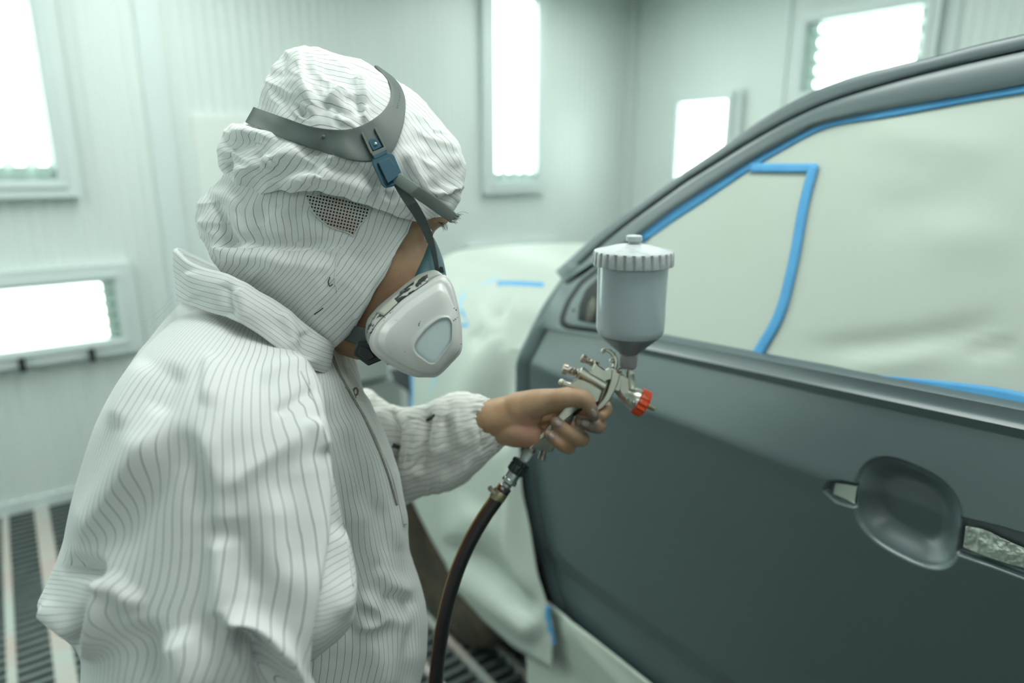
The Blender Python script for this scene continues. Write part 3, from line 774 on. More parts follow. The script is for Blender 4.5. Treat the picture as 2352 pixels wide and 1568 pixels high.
# ------------------------------------------------------------------ film over wing and bonnet
ny, nt_ = 150, 170
yst = np.linspace(1.135, 1.95, ny)
rows = []
for k, y in enumerate(yst):
    q = (y - 1.135) / 0.815
    hem = np.interp(y, [1.135, 1.2, 1.3, 1.45, 1.6, 1.75, 1.95], [0.375, 0.36, 0.34, 0.335, 0.36, 0.41, 0.47])
    rr = 0.06 * q ** 3            # nose rounds away
    lead = np.interp(y, [1.135, 1.25, 1.5, 1.95], [0.0, 0.012, 0.018, 0.0])
    cs = [(0.895 + rr, hem), (0.900 + rr - lead, 0.62), (0.905 + rr - lead, 0.80), (0.905 + rr, 0.95), (0.925 + rr, 1.06), (0.965 + rr, 1.15 - 0.05 * q), (1.06 + rr, 1.235 - 0.06 * q), (1.25, 1.30 - 0.05 * q), (1.75, 1.305 - 0.07 * q), (2.2, 1.27 - 0.085 * q), (2.5, 1.14 - 0.06 * q), (2.58, 0.95), (2.57, 0.55)]
    c = crom(cs, nt_)
    yy = np.full(nt_, y)
    fe = np.interp(c[:, 1], EZ, EY)
    if True:
        side = c[:, 0] < 1.0
        lo = np.where(c[:, 1] < 1.12, fe + np.interp(c[:, 1], [0.4, 0.7, 0.95], [0.004, 0.010, 0.03]), np.interp(c[:, 0], [0.9, 1.1, 1.75, 2.4, 2.6], [1.135, 1.16, 1.26, 1.16, 1.13]))
        yy = lo + (1.95 - lo) * q
        hi = np.where(side, np.interp(c[:, 1], [0.4, 0.62, 0.95, 1.1], [1.83, 1.89, 1.81, 1.92]), np.interp(c[:, 0], [0.9, 1.1, 1.75, 2.4, 2.6], [1.86, 1.97, 2.08, 1.97, 1.86]))
        yy = lo + (hi - lo) * q
    rows.append(np.stack([c[:, 0], yy, c[:, 1]], 1))
FV = np.array(rows)
film_folds = [
    ([(1225, 690), (1180, 790), (1140, 930), (1130, 1050)], -0.034, 38, 26, 0.2),
    ([(1120, 690), (1110, 800), (1060, 960)], 0.02, 40, 40, 0.2),
    ([(1250, 720), (1215, 820), (1200, 960)], 0.010, 14, 14, 0.2),
    ([(1165, 690), (1140, 740)], -0.016, 10, 10, 0.3), ([(1190, 680), (1170, 730)], 0.007, 8, 8, 0.3),
    ([(1090, 760), (1125, 800)], -0.018, 20, 20, 0.3), ([(1075, 690), (1130, 700), (1080, 730)], 0.010, 18, 18, 0.3),
    ([(1010, 1240), (1110, 1300), (1240, 1420)], -0.026, 30, 16, 0.2), ([(1040, 1310), (1150, 1390), (1250, 1460)], 0.024, 30, 30, 0.15),
    ([(1180, 1060), (1175, 1250), (1220, 1400)], 0.018, 22, 12, 0.15), ([(990, 1280), (1020, 1310)], -0.012, 10, 10, 0.2),
    ([(1120, 1160), (1060, 1230), (1010, 1250)], 0.02, 50, 50, 0.3),
]
FV = fold(FV, film_folds)
rng = np.random.default_rng(3)
film = mk('masking_film', (FV.reshape(-1, 3), grid_faces(ny, nt_)), M['film'], mods=[SOLID(0.002, 1)])
tag(film, 'white masking film draped over the bonnet and front wing of the car', 'masking film')
bvh_film = BVHTree.FromPolygons([Vector(v) for v in FV.reshape(-1, 3)], grid_faces(ny, nt_).tolist())

def cast(bvh, px, py, last=False):
    d = ray(px, py); d = d / np.linalg.norm(d); o = CP.copy(); hit = None
    for _ in range(12):
        h = bvh.ray_cast(Vector(o), Vector(d))
        if h[0] is None: break
        hit = np.array(h[0]); o = hit + d * 1e-4
        if not last: break
    return hit, d

def ribbon(bvh, A, B, n, m, off, last=False, smooth_depth=0):
    """strip between picture curves A and B laid on a surface"""
    a = crom(A, n); b = crom(B, n); D = np.full((n, m), np.nan); PX = np.zeros((n, m, 2))
    for i in range(n):
        for j in range(m):
            q = a[i] + (b[i] - a[i]) * j / (m - 1); PX[i, j] = q
            h, d = cast(bvh, q[0], q[1], last)
            if h is not None: D[i, j] = (h - CP) @ FW
    # fill misses from neighbours along the strip
    for j in range(m):
        c = D[:, j]; ok = ~np.isnan(c)
        if ok.any(): D[:, j] = np.interp(np.arange(n), np.where(ok)[0], c[ok])
    if np.isnan(D).all(): D[:] = 1.9
    good = [j for j in range(m) if not np.isnan(D[:, j]).any()]
    for j in range(m):
        if j not in good: D[:, j] = D[:, min(good, key=lambda q: abs(q - j))]
    for _ in range(smooth_depth):
        E = np.pad(D, 1, mode='edge'); D = (E[:-2, 1:-1] + E[2:, 1:-1] + E[1:-1, :-2] + E[1:-1, 2:] + 2 * D) / 6
    return P(PX[..., 0], PX[..., 1], D - off)

def px_strip(pts, w0, w1=None):
    c = crom(pts, 40); t = np.gradient(c, axis=0); t /= np.linalg.norm(t, axis=1)[:, None]
    nrm = np.stack([-t[:, 1], t[:, 0]], 1); w_ = np.linspace(w0, w0 if w1 is None else w1, 40)[:, None] / 2
    return c + nrm * w_, c - nrm * w_

def film_tape(pts, w_, label, m='tape', w1=None):
    A, B = px_strip(pts, w_, w1)
    V = ribbon(bvh_film, A, B, 24, 5, 0.004, smooth_depth=1)
    o = mk('tape_strip', (V.reshape(-1, 3), grid_faces(24, 5)), M[m], mods=[SOLID(0.001, 0)])
    tag(o, label, 'tape', 'blue tape on the bonnet film')
film_tape([(1142, 652), (1190, 652), (1252, 655)], 13, 'thick blue tape strip lying level on the bonnet film beside the roof pillar')
film_tape([(1088, 671), (1110, 655), (1140, 640)], 9, 'short pale blue tape strip slanting on the bonnet film', 'tape_pale')
film_tape([(1054, 712), (1060, 690), (1074, 662)], 11, 'short pale blue tape strip beside the respirator window', 'tape_pale')
film_tape([(1058, 712), (1070, 728), (1080, 745)], 9, 'blue tape strip running down to a corner beside the respirator')
film_tape([(1083, 745), (1070, 748), (1050, 746)], 10, 'small level blue tape strip at the corner beside the respirator')
film_tape([(948, 838), (951, 870), (953, 900), (950, 950)], 15, 'dark blue tape strip edging the film under the respirator', 'tape', 22)
film_tape([(1003, 860), (994, 900), (978, 940)], 12, 'pale blue tape strip slanting down under the respirator', 'tape_pale')

# ------------------------------------------------------------------ paper over the side window and its tapes
win = inner[::-1]
top = crom(win, 80); bot = crom([(1462, 800), (1600, 815), (1800, 852), (2000, 890), (2352, 956), (2600, 1002)], 80)
pp = []
for j in np.linspace(0, 1, 40):
    pp.append([side_plane(*(top[i] + (bot[i] - top[i]) * j), -0.008) for i in range(80)])
PV = np.array(pp)
PV = np.concatenate([PV] + [PV[:, -1:] + RUN * k for k in (1, 2, 3)], 1)
PV = fold(PV, [([(2352, 720), (2150, 770), (1900, 800), (1800, 790)], -0.006, 40, 25, 0.3), ([(2200, 800), (2050, 830), (1900, 835)], 0.005, 30, 20, 0.3), ([(2352, 790), (2200, 810)], -0.005, 20, 14, 0.3),
               ([(2300, 420), (2100, 470), (1950, 480)], -0.003, 50, 50, 0.3), ([(1960, 300), (2200, 330), (2352, 345)], 0.003, 40, 40, 0.3), ([(2100, 560), (2250, 540), (2352, 560)], 0.003, 40, 60, 0.3)])
bvh_win = BVHTree.FromPolygons([Vector(v) for v in PV.reshape(-1, 3)], grid_faces(40, 83).tolist())
wp = mk('masking_paper', (PV.reshape(-1, 3), grid_faces(40, 83)), M['paper'], mods=[SOLID(0.001, -1)])
tag(wp, 'pale masking paper sheet covering the side window of the grey car', 'masking paper')
def win_tape(A, B, label, off=0.002, n=60, m=4):
    V = ribbon(bvh_win, A, B, n, m, off, smooth_depth=1)
    o = mk('tape_strip', (V.reshape(-1, 3), grid_faces(n, m)), M['tape'], mods=[SOLID(0.0008, 0)])
    tag(o, label, 'tape', 'blue tape on the side window paper')
inn = [(x + 2, y - 2) for x, y in inner[::-1]]
low = [(1478, 558), (1545, 510), (1606, 470), (1712, 398), (1800, 344), (1904, 293), (2048, 268), (2240, 232), (2352, 214), (2600, 172)]
win_tape(inn, low, 'long blue tape strip along the upper edge of the side window paper', 0.003)
A, B = px_strip([(1722, 385), (1800, 386), (1876, 386)], 21); win_tape(A, B, 'short level blue tape strip on the window paper below the roof curve', 0.0045, 20)
A, B = px_strip([(1870, 378), (1846, 470), (1822, 600), (1790, 720), (1738, 815)], 22, 24); win_tape(A, B, 'long blue tape strip running down the middle of the window paper', 0.0055)
win_tape([(2018, 862), (2150, 873), (2280, 888), (2352, 902), (2450, 925)], [(2018, 868), (2150, 897), (2280, 925), (2352, 942), (2450, 965)], 'wide blue tape strip on the window sill at the right edge', 0.004, 30)

# paper hung from the sill under the door, and its tape
sy = np.linspace(1.19, -0.6, 120); rows = []
for t in np.linspace(0, 1, 40):
    rows.append([(0.915 + 0.03 * t + 0.004 * math.sin(y * 9 + 2 * t) * t, y + 0.0 * t, 0.53 - 0.47 * t) for y in sy])
SV = np.array(rows)
SV = fold(SV, [([(1290, 1420), (1400, 1540), (1460, 1600)], 0.006, 14, 20, 0.1), ([(1260, 1500), (1330, 1568), (1370, 1620)], -0.008, 26, 20, 0.1)])
sp_ = mk('masking_paper', (SV.reshape(-1, 3), grid_faces(40, 120)), M['paper'], mods=[SOLID(0.0015, -1)])
tag(sp_, 'pale masking paper sheet hanging from the sill below the grey door', 'masking paper')
bvh_sill = BVHTree.FromPolygons([Vector(v) for v in SV.reshape(-1, 3)], grid_faces(40, 120).tolist())
A, B = px_strip([(1258, 1392), (1260, 1430), (1272, 1482)], 12)
V = ribbon(bvh_sill, A, B, 20, 4, 0.045, smooth_depth=1)
tag(mk('tape_strip', (V.reshape(-1, 3), grid_faces(20, 4)), M['tape'], mods=[SOLID(0.001, 0)]), 'short upright blue tape strip at the lower front corner of the door', 'tape')
# paper scraps stuffed in the handle openings
def scrap(poly, bvh, off, amp, label, seed, n=26):
    r_ = np.random.default_rng(seed)
    top_, bot_ = poly
    V = ribbon(bvh, top_, bot_, n * 2, n // 2, off)
    I, J = np.mgrid[0:n * 2, 0:n // 2].astype(float)
    T = r_.random((16, 16))
    def vn(u, v):
        a_, b_ = np.floor(u).astype(int), np.floor(v).astype(int); fu, fv = u - a_, v - b_
        g = lambda p, q: T[p % 16, q % 16]
        return (g(a_, b_) * (1 - fu) + g(a_ + 1, b_) * fu) * (1 - fv) + (g(a_, b_ + 1) * (1 - fu) + g(a_ + 1, b_ + 1) * fu) * fv
    h = 1.2 * vn(I * 0.16 + J * 0.10, J * 0.22 - I * 0.05) + 0.7 * np.abs(vn(I * 0.3 + 5, J * 0.4 + I * 0.1) - 0.5) * 2
    V = V + (CP - V) / np.linalg.norm(CP - V, axis=2)[..., None] * (amp * h)[..., None]
    o = mk('paper_scrap', (V.reshape(-1, 3), grid_faces(n * 2, n // 2)), M['paper'], smooth=False, mods=[SOLID(0.0008, 0)])
    tag(o, label, 'paper', 'paper stuffed in the handle openings')
scrap(([(1919, 1109), (1945, 1112), (1968, 1117)], [(1914, 1134), (1940, 1144), (1963, 1157)]), bvh_door, 0.0025, 0.0001, 'smooth white paper scrap in the small opening ahead of the handle recess', 1)
scrap(([(2219, 1208), (2260, 1216), (2310, 1240), (2360, 1262), (2420, 1285)], [(2213, 1256), (2260, 1275), (2310, 1292), (2360, 1306), (2420, 1330)]), bvh_door, 0.004, 0.006, 'crumpled white paper scrap in the long slot behind the handle recess', 5, 34)

# ------------------------------------------------------------------ lofted cloth: rings of the silhouette at real depths
def ring(L, R, d, bn, bf, dL=None, dR=None, sag=0.0, fs=0.0, g=None, gf=None, p=0.8, near=None, K=320):
    """L, R: picture points of the left and right outline; d: depth of the mid plane; bn / bf: how far the cloth
    stands out to the near and far side; g: the ring is open at R and ends g nearer / gf farther than the mid plane"""
    nn = K // 2 + (0 if g is not None else 1); nf = K - nn
    t = np.linspace(0, np.pi, nn); u = (1 - np.cos(t)) / 2
    if near is None: near = [R, L]
    dense = crom(near, 200) if len(near) > 2 else lines(near, 200)
    q = resample(dense, nn, u)
    q[:, 1] += sag * np.sin(t)
    dl = d if dL is None else dL; dr = d if dR is None else dR
    off = bn * np.sin(t) ** p
    if g is not None: off = np.where(t < np.pi / 2, g + (bn - g) * np.sin(t) ** p, off)
    A = P(q[:, 0], q[:, 1], dr + (dl - dr) * u - off)
    if g is not None: t2 = np.linspace(np.pi, 0, nf + 1)[1:]
    else: t2 = np.linspace(np.pi, 0, nf + 2)[1:-1]
    u2 = (1 - np.cos(t2)) / 2
    Lp, Rp = np.asarray(near[-1], float), np.asarray(near[0], float)
    q2 = Rp + (Lp - Rp) * u2[:, None]
    q2[:, 1] += fs * np.sin(t2)
    of = bf * np.sin(t2) ** p
    if g is not None:
        gg = g if gf is None else gf
        of = np.where(t2 < np.pi / 2, gg + (bf - gg) * np.sin(t2) ** p, of)
    B = P(q2[:, 0], q2[:, 1], dr + (dl - dr) * u2 + of)
    return np.vstack([A, B])

def loft(rings, nv):
    R = np.array(rings); m = len(R)
    e = np.concatenate([2 * R[:1] - R[1:2], R, 2 * R[-1:] - R[-2:-1]])
    seg = np.linalg.norm(np.diff(R, axis=0), axis=2).mean(1); cum = np.r_[0, np.cumsum(seg)]
    s = np.linspace(0, cum[-1], nv); k = np.clip(np.searchsorted(cum, s, side='right') - 1, 0, m - 2)
    t = ((s - cum[k]) / seg[k])[:, None, None]
    a, b, c, d = e[k], e[k + 1], e[k + 2], e[k + 3]
    # tension 0.7 keeps uneven spacing from overshooting
    m1 = (c - a) * 0.5 * 0.85; m2 = (d - b) * 0.5 * 0.85
    h = (2 * t ** 3 - 3 * t ** 2 + 1) * b + (t ** 3 - 2 * t ** 2 + t) * m1 + (-2 * t ** 3 + 3 * t ** 2) * c + (t ** 3 - t ** 2) * m2
    return h

def mirror_px(V, closed):
    K = V.shape[1]; px, py, _ = proj(V)
    nn = K // 2 + (1 if closed else 0)
    j = np.arange(K); src = np.where(j < nn, j, (K - j) if closed else (K - 1 - j))
    return px[:, src], py[:, src], (j < nn)

def tps(tr):
    """thin-plate field through traced stripes: [(value, [(x, y) ...]) ...]"""
    X, y = [], []
    for v, pts in tr:
        for q in resample(crom(pts, 60), max(3, len(pts) + 1)): X.append(q); y.append(v)
    X = np.array(X) / 100; y = np.array(y, float); n = len(X)
    def U(r2): return 0.5 * r2 * np.log(r2 + 1e-9)
    D2 = ((X[:, None] - X[None]) ** 2).sum(-1)
    A = np.zeros((n + 3, n + 3)); A[:n, :n] = U(D2) + np.eye(n) * 0.12
    Q = np.c_[np.ones(n), X]; A[:n, n:] = Q; A[n:, :n] = Q.T
    w_ = np.linalg.solve(A, np.r_[y, 0, 0, 0])
    def f(px, py):
        Z = np.stack([px.ravel(), py.ravel()], 1) / 100; out = np.zeros(len(Z))
        for i in range(0, len(Z), 20000):
            z = Z[i:i + 20000]
            out[i:i + 20000] = U(((z[:, None] - X[None]) ** 2).sum(-1)) @ w_[:n] + np.c_[np.ones(len(z)), z] @ w_[n:]
        return out.reshape(px.shape)
    return f

def vnoise(px, py, seed, sx, sy, ang=0.0):
    """smooth value noise in two directions, -1..1"""
    r_ = np.random.default_rng(seed); T = r_.random((64, 64)) * 2 - 1
    c, s = math.cos(ang), math.sin(ang)
    u = (px * c + py * s) / sx + 100; v = (-px * s + py * c) / sy + 100
    iu, iv = np.floor(u).astype(int), np.floor(v).astype(int); fu, fv = u - iu, v - iv
    fu = fu * fu * (3 - 2 * fu); fv = fv * fv * (3 - 2 * fv)
    g = lambda a, b: T[a % 64, b % 64]
    return (g(iu, iv) * (1 - fu) + g(iu + 1, iv) * fu) * (1 - fv) + (g(iu, iv + 1) * (1 - fu) + g(iu + 1, iv + 1) * fu) * fv

def wrinkle(V, closed, amp, seed, sx, sy, ang=0.0, w=None, ridged=False):
    px, py, _ = mirror_px(V, closed)
    n = normals(V, closed); toc = CP - V
    h = vnoise(px, py, seed, sx, sy, ang) + 0.5 * vnoise(px, py, seed + 7, sx * .5, sy * .5, ang)
    if ridged:      # crisp creases with soft flanks between them
        h = 0.5 - np.sqrt(vnoise(px, py, seed, sx, sy, ang) ** 2 + 0.002) * 1.6 + 0.4 * (0.5 - np.sqrt(vnoise(px, py, seed + 3, sx * .6, sy * .6, ang + 0.9) ** 2 + 0.002) * 1.6)
    cen = V.mean(1, keepdims=True)
    if ((V - cen) * n).sum() < 0: n = -n
    h = amp * h
    if w is not None: h = h * w
    return V + n * h[..., None]

FACE_D = 0.76
K = 340

# ------------------------------------------------------------------ the person
person = thing('person', 'person in a white striped hooded coverall spraying the grey car door', 'person', (P(600, 1568, 0.9)[0], P(600, 1568, 0.9)[1], 0.0))
suit = None

# --- hood, upper part: puffed crown down to the brow edge
d0 = FACE_D
rim = [(1037, 490), (1000, 500), (950, 507), (895, 490), (840, 471), (770, 448), (720, 440), (640, 441), (580, 448), (545, 432), (526, 416)]
rim_in = [(1030, 478), (1000, 488), (950, 490), (895, 474), (840, 455), (770, 432), (720, 424), (640, 425), (580, 432), (550, 420), (532, 406)]
UR = [
    ring((676, 108), (700, 106), d0, 0.006, 0.006),
    ring((652, 122), (738, 112), d0, 0.030, 0.035),
    ring((628, 150), (820, 134), d0, 0.058, 0.062, sag=4),
    ring((606, 193), (905, 175), d0, 0.085, 0.09, sag=6),
    ring((591, 240), (962, 222), d0, 0.100, 0.105, sag=10),
    ring((573, 264), (1002, 262), d0, 0.107, 0.110, sag=14),
    ring((562, 284), (1036, 300), d0, 0.112, 0.114, sag=16),
    ring((530, 287), (1058, 338), d0, 0.115, 0.116, sag=14),
    ring((507, 315), (1071, 372), d0, 0.118, 0.118, sag=10),
    ring((499, 345), (1070, 405), d0, 0.119, 0.118, sag=8),
    ring((503, 380), (1063, 440), d0, 0.119, 0.116, sag=4),
    ring((516, 405), (1052, 470), d0, 0.118, 0.112, near=[(1052, 470), (1000, 478), (930, 480), (840, 450), (720, 425), (600, 430), (516, 405)]),
    ring((526, 416), (1037, 490), d0, 0.112, 0.108, near=rim),
    ring((530, 412), (1033, 486), d0, 0.104, 0.102, near=[(x, y - 7) for x, y in rim]),
    ring((540, 402), (1022, 470), d0, 0.092, 0.095, near=[(x, y - 22) for x, y in rim_in]),
]
UV_ = loft(UR, 240)
px, py, near = mirror_px(UV_, True)
# stripes traced from the cloth
c1 = lambda pts: [(380 + x / 2.94, 80 + y / 2.94) for x, y in pts]
c2 = lambda pts: [(380 + x / 2.94, 480 + y / 2.94) for x, y in pts]
f_top = tps([(0, c1([(920, 150), (1200, 185), (1510, 330)])), (6, c1([(930, 330), (1100, 365), (1300, 400), (1480, 520)])), (10, c1([(1010, 480), (1150, 520), (1330, 610)])),
             (0, c1([(880, 140), (760, 215), (660, 330), (600, 480)])), (6, c1([(930, 330), (830, 400), (740, 510)])), (-3, c1([(900, 90), (1200, 110), (1420, 200)])), (-3, c1([(870, 90), (760, 140), (660, 250)]))])
f_front = tps([(0, c1([(1640, 400), (1800, 520), (1960, 720), (2030, 850)])), (6, c1([(1620, 560), (1760, 760), (1900, 950), (1990, 1000)])), (12, c1([(1570, 770), (1700, 1000), (1800, 1110)])),
               (-6, c1([(1700, 330), (1850, 450), (2000, 700)])), (18, c1([(1520, 900), (1600, 1080), (1680, 1180)]))])
f_mid = tps([(-6, c1([(430, 760), (520, 690), (600, 620)])), (0, c1([(440, 990), (560, 870), (760, 720)])), (6, c1([(680, 1040), (850, 930), (980, 760)])),
             (11, c1([(1000, 1060), (1100, 960), (1200, 830)])), (16, c1([(1260, 1100), (1330, 980), (1400, 880)])), (21, c1([(1500, 1190), (1530, 1100), (1540, 1020)]))])
band_mid = [(560, 270), (650, 285), (740, 318), (820, 335), (862, 322), (900, 285), (915, 240), (905, 195), (880, 165), (862, 153)]
front_cut = [(862, 150), (905, 195), (915, 240), (900, 300), (880, 340), (890, 400), (925, 450), (960, 500), (985, 540)]
_, sdf, _ = seg_dist(px, py, crom(front_cut, 40))
dbm, sdb, _ = seg_dist(px, py, crom(band_mid[:7] + [(930, 260)], 40))
is_front = sdf < 0
is_low = (py > np.interp(px, [500, 560, 650, 740, 820, 862, 900, 930], [262, 270, 285, 318, 335, 330, 310, 300]))
st_u = np.where(is_front, f_front(px, py), np.where(is_low, f_mid(px, py), f_top(px, py)))
hood_folds = [
    ([(688, 104), (691, 140), (698, 185), (716, 225), (740, 258)], 0.0055, 8, 30, 0.15, 0.5),
    ([(745, 246), (775, 212), (800, 205)], 0.006, 10, 22, 0.3, 0.4), ([(728, 258), (760, 240), (800, 285)], -0.004, 12, 10, 0.3),
    ([(770, 255), (800, 290)], 0.004, 9, 9, 0.3), ([(800, 195), (832, 185), (845, 250)], 0.0045, 12, 16, 0.3, 0.4), ([(812, 215), (828, 270)], -0.004, 9, 9, 0.3),
    ([(842, 240), (838, 285)], 0.004, 7, 7, 0.3), ([(705, 250), (690, 270)], -0.003, 10, 10, 0.3), ([(640, 130), (615, 180), (600, 230)], 0.003, 14, 20, 0.3),
    ([(660, 118), (650, 150), (640, 190)], -0.003, 12, 12, 0.3),
    # below the band
    ([(520, 412), (560, 395), (620, 372), (700, 345)], 0.006, 20, 26, 0.2, 0.3), ([(505, 340), (545, 330), (610, 322)], -0.005, 16, 14, 0.3), ([(520, 300), (560, 305), (640, 322)], 0.004, 12, 10, 0.3),
    ([(515, 350), (525, 385), (535, 405)], -0.006, 10, 10, 0.2), ([(740, 372), (790, 352), (818, 340)], 0.007, 14, 18, 0.3, 0.4), ([(690, 350), (730, 345), (760, 330)], -0.004, 16, 14, 0.3),
    ([(640, 425), (720, 410), (800, 425), (880, 462)], 0.006, 22, 14, 0.2), ([(620, 395), (700, 392), (760, 400)], -0.004, 18, 18, 0.3), ([(760, 425), (735, 400), (760, 370)], 0.003, 12, 12, 0.3, 0.4),
    ([(600, 345), (596, 380), (590, 410)], -0.003, 12, 12, 0.3), ([(830, 382), (870, 420), (920, 470)], -0.004, 16, 16, 0.2), ([(790, 360), (850, 375), (885, 380)], 0.005, 8, 14, 0.2, 0.5),
    ([(945, 500), (918, 455), (895, 425)], 0.004, 12, 12, 0.2),
    # forehead
    ([(955, 300), (985, 330), (1000, 380)], -0.003, 14, 14, 0.3), ([(930, 330), (950, 390), (985, 440)], 0.004, 16, 12, 0.3, 0.3), ([(990, 448), (1030, 442), (1065, 420)], 0.005, 14, 8, 0.25, 0.3),
    ([(985, 460), (1020, 458), (1050, 440)], -0.0045, 8, 8, 0.25), ([(1000, 300), (1040, 340), (1060, 385)], 0.003, 10, 14, 0.3), ([(940, 360), (930, 400), (950, 440)], -0.003, 12, 12, 0.3),
    ([(1010, 480), (1030, 455), (1062, 430)], -0.002, 8, 8, 0.3), ([(985, 302), (1000, 300), (1030, 312)], 0.0015, 4, 4, 0.3),
]
UV_ = wrinkle(UV_, True, 0.0012, 5, 70, 36, 0.5)
UV_ = wrinkle(UV_, True, 0.0016, 91, 60, 26, 0.6, ridged=True)
UV_ = fold(UV_, [(f[0], f[1] * 1.3) + tuple(f[2:]) for f in hood_folds], True, near[None, :])
hood = mk('hood', (UV_.reshape(-1, 3), grid_faces(UV_.shape[0], K if False else UV_.shape[1], True)), M['cloth'], person, attrs={'stripe': st_u}, mods=[SOLID(0.0012, -1)])
bvh_hood = BVHTree.FromPolygons([Vector(v) for v in UV_.reshape(-1, 3)], grid_faces(UV_.shape[0], UV_.shape[1], True).tolist())

# --- hood, lower part: neck curtain, open at the face
LR = [
    ring(None, None, d0, 0.088, 0.090, g=0.066, near=[(985, 470), (840, 440), (700, 405), (520, 385)]),
    ring(None, None, d0, 0.093, 0.095, g=0.071, near=[(953, 500), (840, 465), (700, 436), (560, 430), (478, 436)]),
    ring(None, None, d0, 0.096, 0.098, g=0.076, near=[(945, 512), (840, 490), (700, 468), (560, 455), (455, 468)]),
    ring(None, None, d0, 0.098, 0.100, g=0.080, near=[(930, 540), (840, 525), (700, 510), (560, 495), (449, 505)]),
    ring(None, None, d0, 0.098, 0.100, g=0.083, near=[(910, 582), (840, 562), (700, 550), (560, 535), (455, 535)]),
    ring(None, None, d0, 0.100, 0.100, g=0.084, near=[(890, 618), (820, 588), (700, 583), (560, 575), (468, 560)]),
    ring(None, None, d0, 0.110, 0.100, g=0.086, near=[(868, 658), (800, 625), (690, 610), (560, 596), (478, 580)]),
    ring(None, None, d0, 0.108, 0.098, g=0.086, near=[(850, 690), (770, 670), (670, 640), (560, 615), (490, 600)]),
    ring(None, None, d0, 0.100, 0.095, g=0.080, near=[(830, 724), (760, 710), (660, 670), (560, 640), (505, 620)]),
    ring(None, None, d0, 0.092, 0.090, g=0.070, near=[(806, 762), (740, 745), (660, 705), (580, 670), (530, 650)]),
    ring(None, None, d0, 0.085, 0.080, g=0.062, near=[(783, 783), (730, 772), (660, 740), (600, 705), (560, 680)]),
    ring(None, None, d0, 0.078, 0.072, g=0.056, near=[(762, 800), (720, 795), (660, 775), (620, 745), (590, 715)]),
]
LV = loft(LR, 210)
px, py, near = mirror_px(LV, False)
f_low = tps([(16, c2([(960, 700), (1140, 520), (1290, 330), (1400, 180), (1420, 60)])), (7.5, c2([(690, 600), (850, 430), (960, 300), (1000, 160), (980, 20)])), (0, c2([(540, 440), (650, 330), (690, 230), (660, 100), (640, 0)])),
             (20.5, c2([(1090, 800), (1260, 640), (1370, 480), (1500, 290), (1600, 150)])), (-4, c2([(400, 400), (480, 310), (480, 250), (470, 100), (440, 0)])), (-9, c2([(230, 330), (330, 200), (330, 60), (300, -60)])), (-15, c2([(200, 130), (220, 20), (300, -80)]))])
low_folds = [
    ([(470, 585), (550, 578), (640, 582), (755, 580), (830, 562)], 0.007, 16, 34, 0.15, 0.35), ([(480, 560), (560, 560), (660, 560), (760, 556)], -0.006, 18, 12, 0.2),
    ([(452, 500), (480, 520), (505, 560), (500, 590)], 0.007, 12, 16, 0.2, 0.3), ([(475, 450), (500, 480), (520, 530), (540, 570)], -0.007, 14, 16, 0.2), ([(545, 440), (540, 500), (570, 560)], 0.005, 18, 14, 0.2),
    ([(600, 460), (595, 520), (580, 570)], -0.003, 14, 16, 0.3), ([(640, 470), (650, 520), (640, 560)], 0.003, 16, 14, 0.3), ([(690, 470), (720, 510), (790, 545), (830, 550)], 0.004, 14, 20, 0.3),
    ([(560, 595), (600, 620), (640, 660)], -0.003, 18, 18, 0.3), ([(700, 600), (720, 650), (730, 710)], 0.003, 25, 25, 0.3), ([(860, 560), (830, 600), (800, 660), (790, 730)], -0.003, 25, 20, 0.3), ([(545, 570), (575, 562), (600, 578)], 0.005, 8, 10, 0.3, 0.4),
    ([(880, 600), (850, 660), (815, 740)], 0.002, 8, 6, 0.1),
]
LV = wrinkle(LV, False, 0.0013, 15, 60, 40, 1.0)
LV = wrinkle(LV, False, 0.0014, 92, 40, 70, 0.5, ridged=True)
LV = fold(LV, low_folds, False, near[None, :])
curtain = mk('neck_curtain', (LV.reshape(-1, 3), grid_faces(*LV.shape[:2])), M['cloth'], hood, attrs={'stripe': f_low(px, py)}, mods=[SOLID(0.0012, -1)])
bvh_low = BVHTree.FromPolygons([Vector(v) for v in LV.reshape(-1, 3)], grid_faces(*LV.shape[:2]).tolist())

# --- coverall body
T = [
    ring((470, 640), (785, 800), 0.79, 0.085, 0.09, fs=-15),
    ring((420, 690), (800, 850), 0.79, 0.115, 0.12, sag=10, fs=-10),
    ring((352, 765), (822, 880), 0.79, 0.15, 0.19, sag=14),
    ring((268, 885), (852, 920), 0.80, 0.175, 0.21, sag=12),
    ring((216, 985), (884, 990), 0.81, 0.185, 0.22),
    ring((186, 1090), (912, 1075), 0.82, 0.185, 0.22),
    ring((175, 1200), (932, 1165), 0.83, 0.18, 0.22),
    ring((180, 1300), (944, 1260), 0.84, 0.175, 0.22),
    ring((195, 1400), (972, 1350), 0.85, 0.172, 0.22),
    ring((205, 1480), (986, 1420), 0.86, 0.17, 0.22),
    ring((215, 1560), (980, 1500), 0.87, 0.168, 0.22),
    ring((225, 1650), (958, 1600), 0.88, 0.165, 0.22),
    ring((240, 1850), (930, 1820), 0.91, 0.16, 0.2),
    ring((270, 2050), (880, 2030), 0.95, 0.15, 0.18),
]
TV = loft(T, 260)
px, py, near = mirror_px(TV, True)
c4 = lambda pts: [(x / 2.347, 900 + y / 2.347) for x, y in pts]
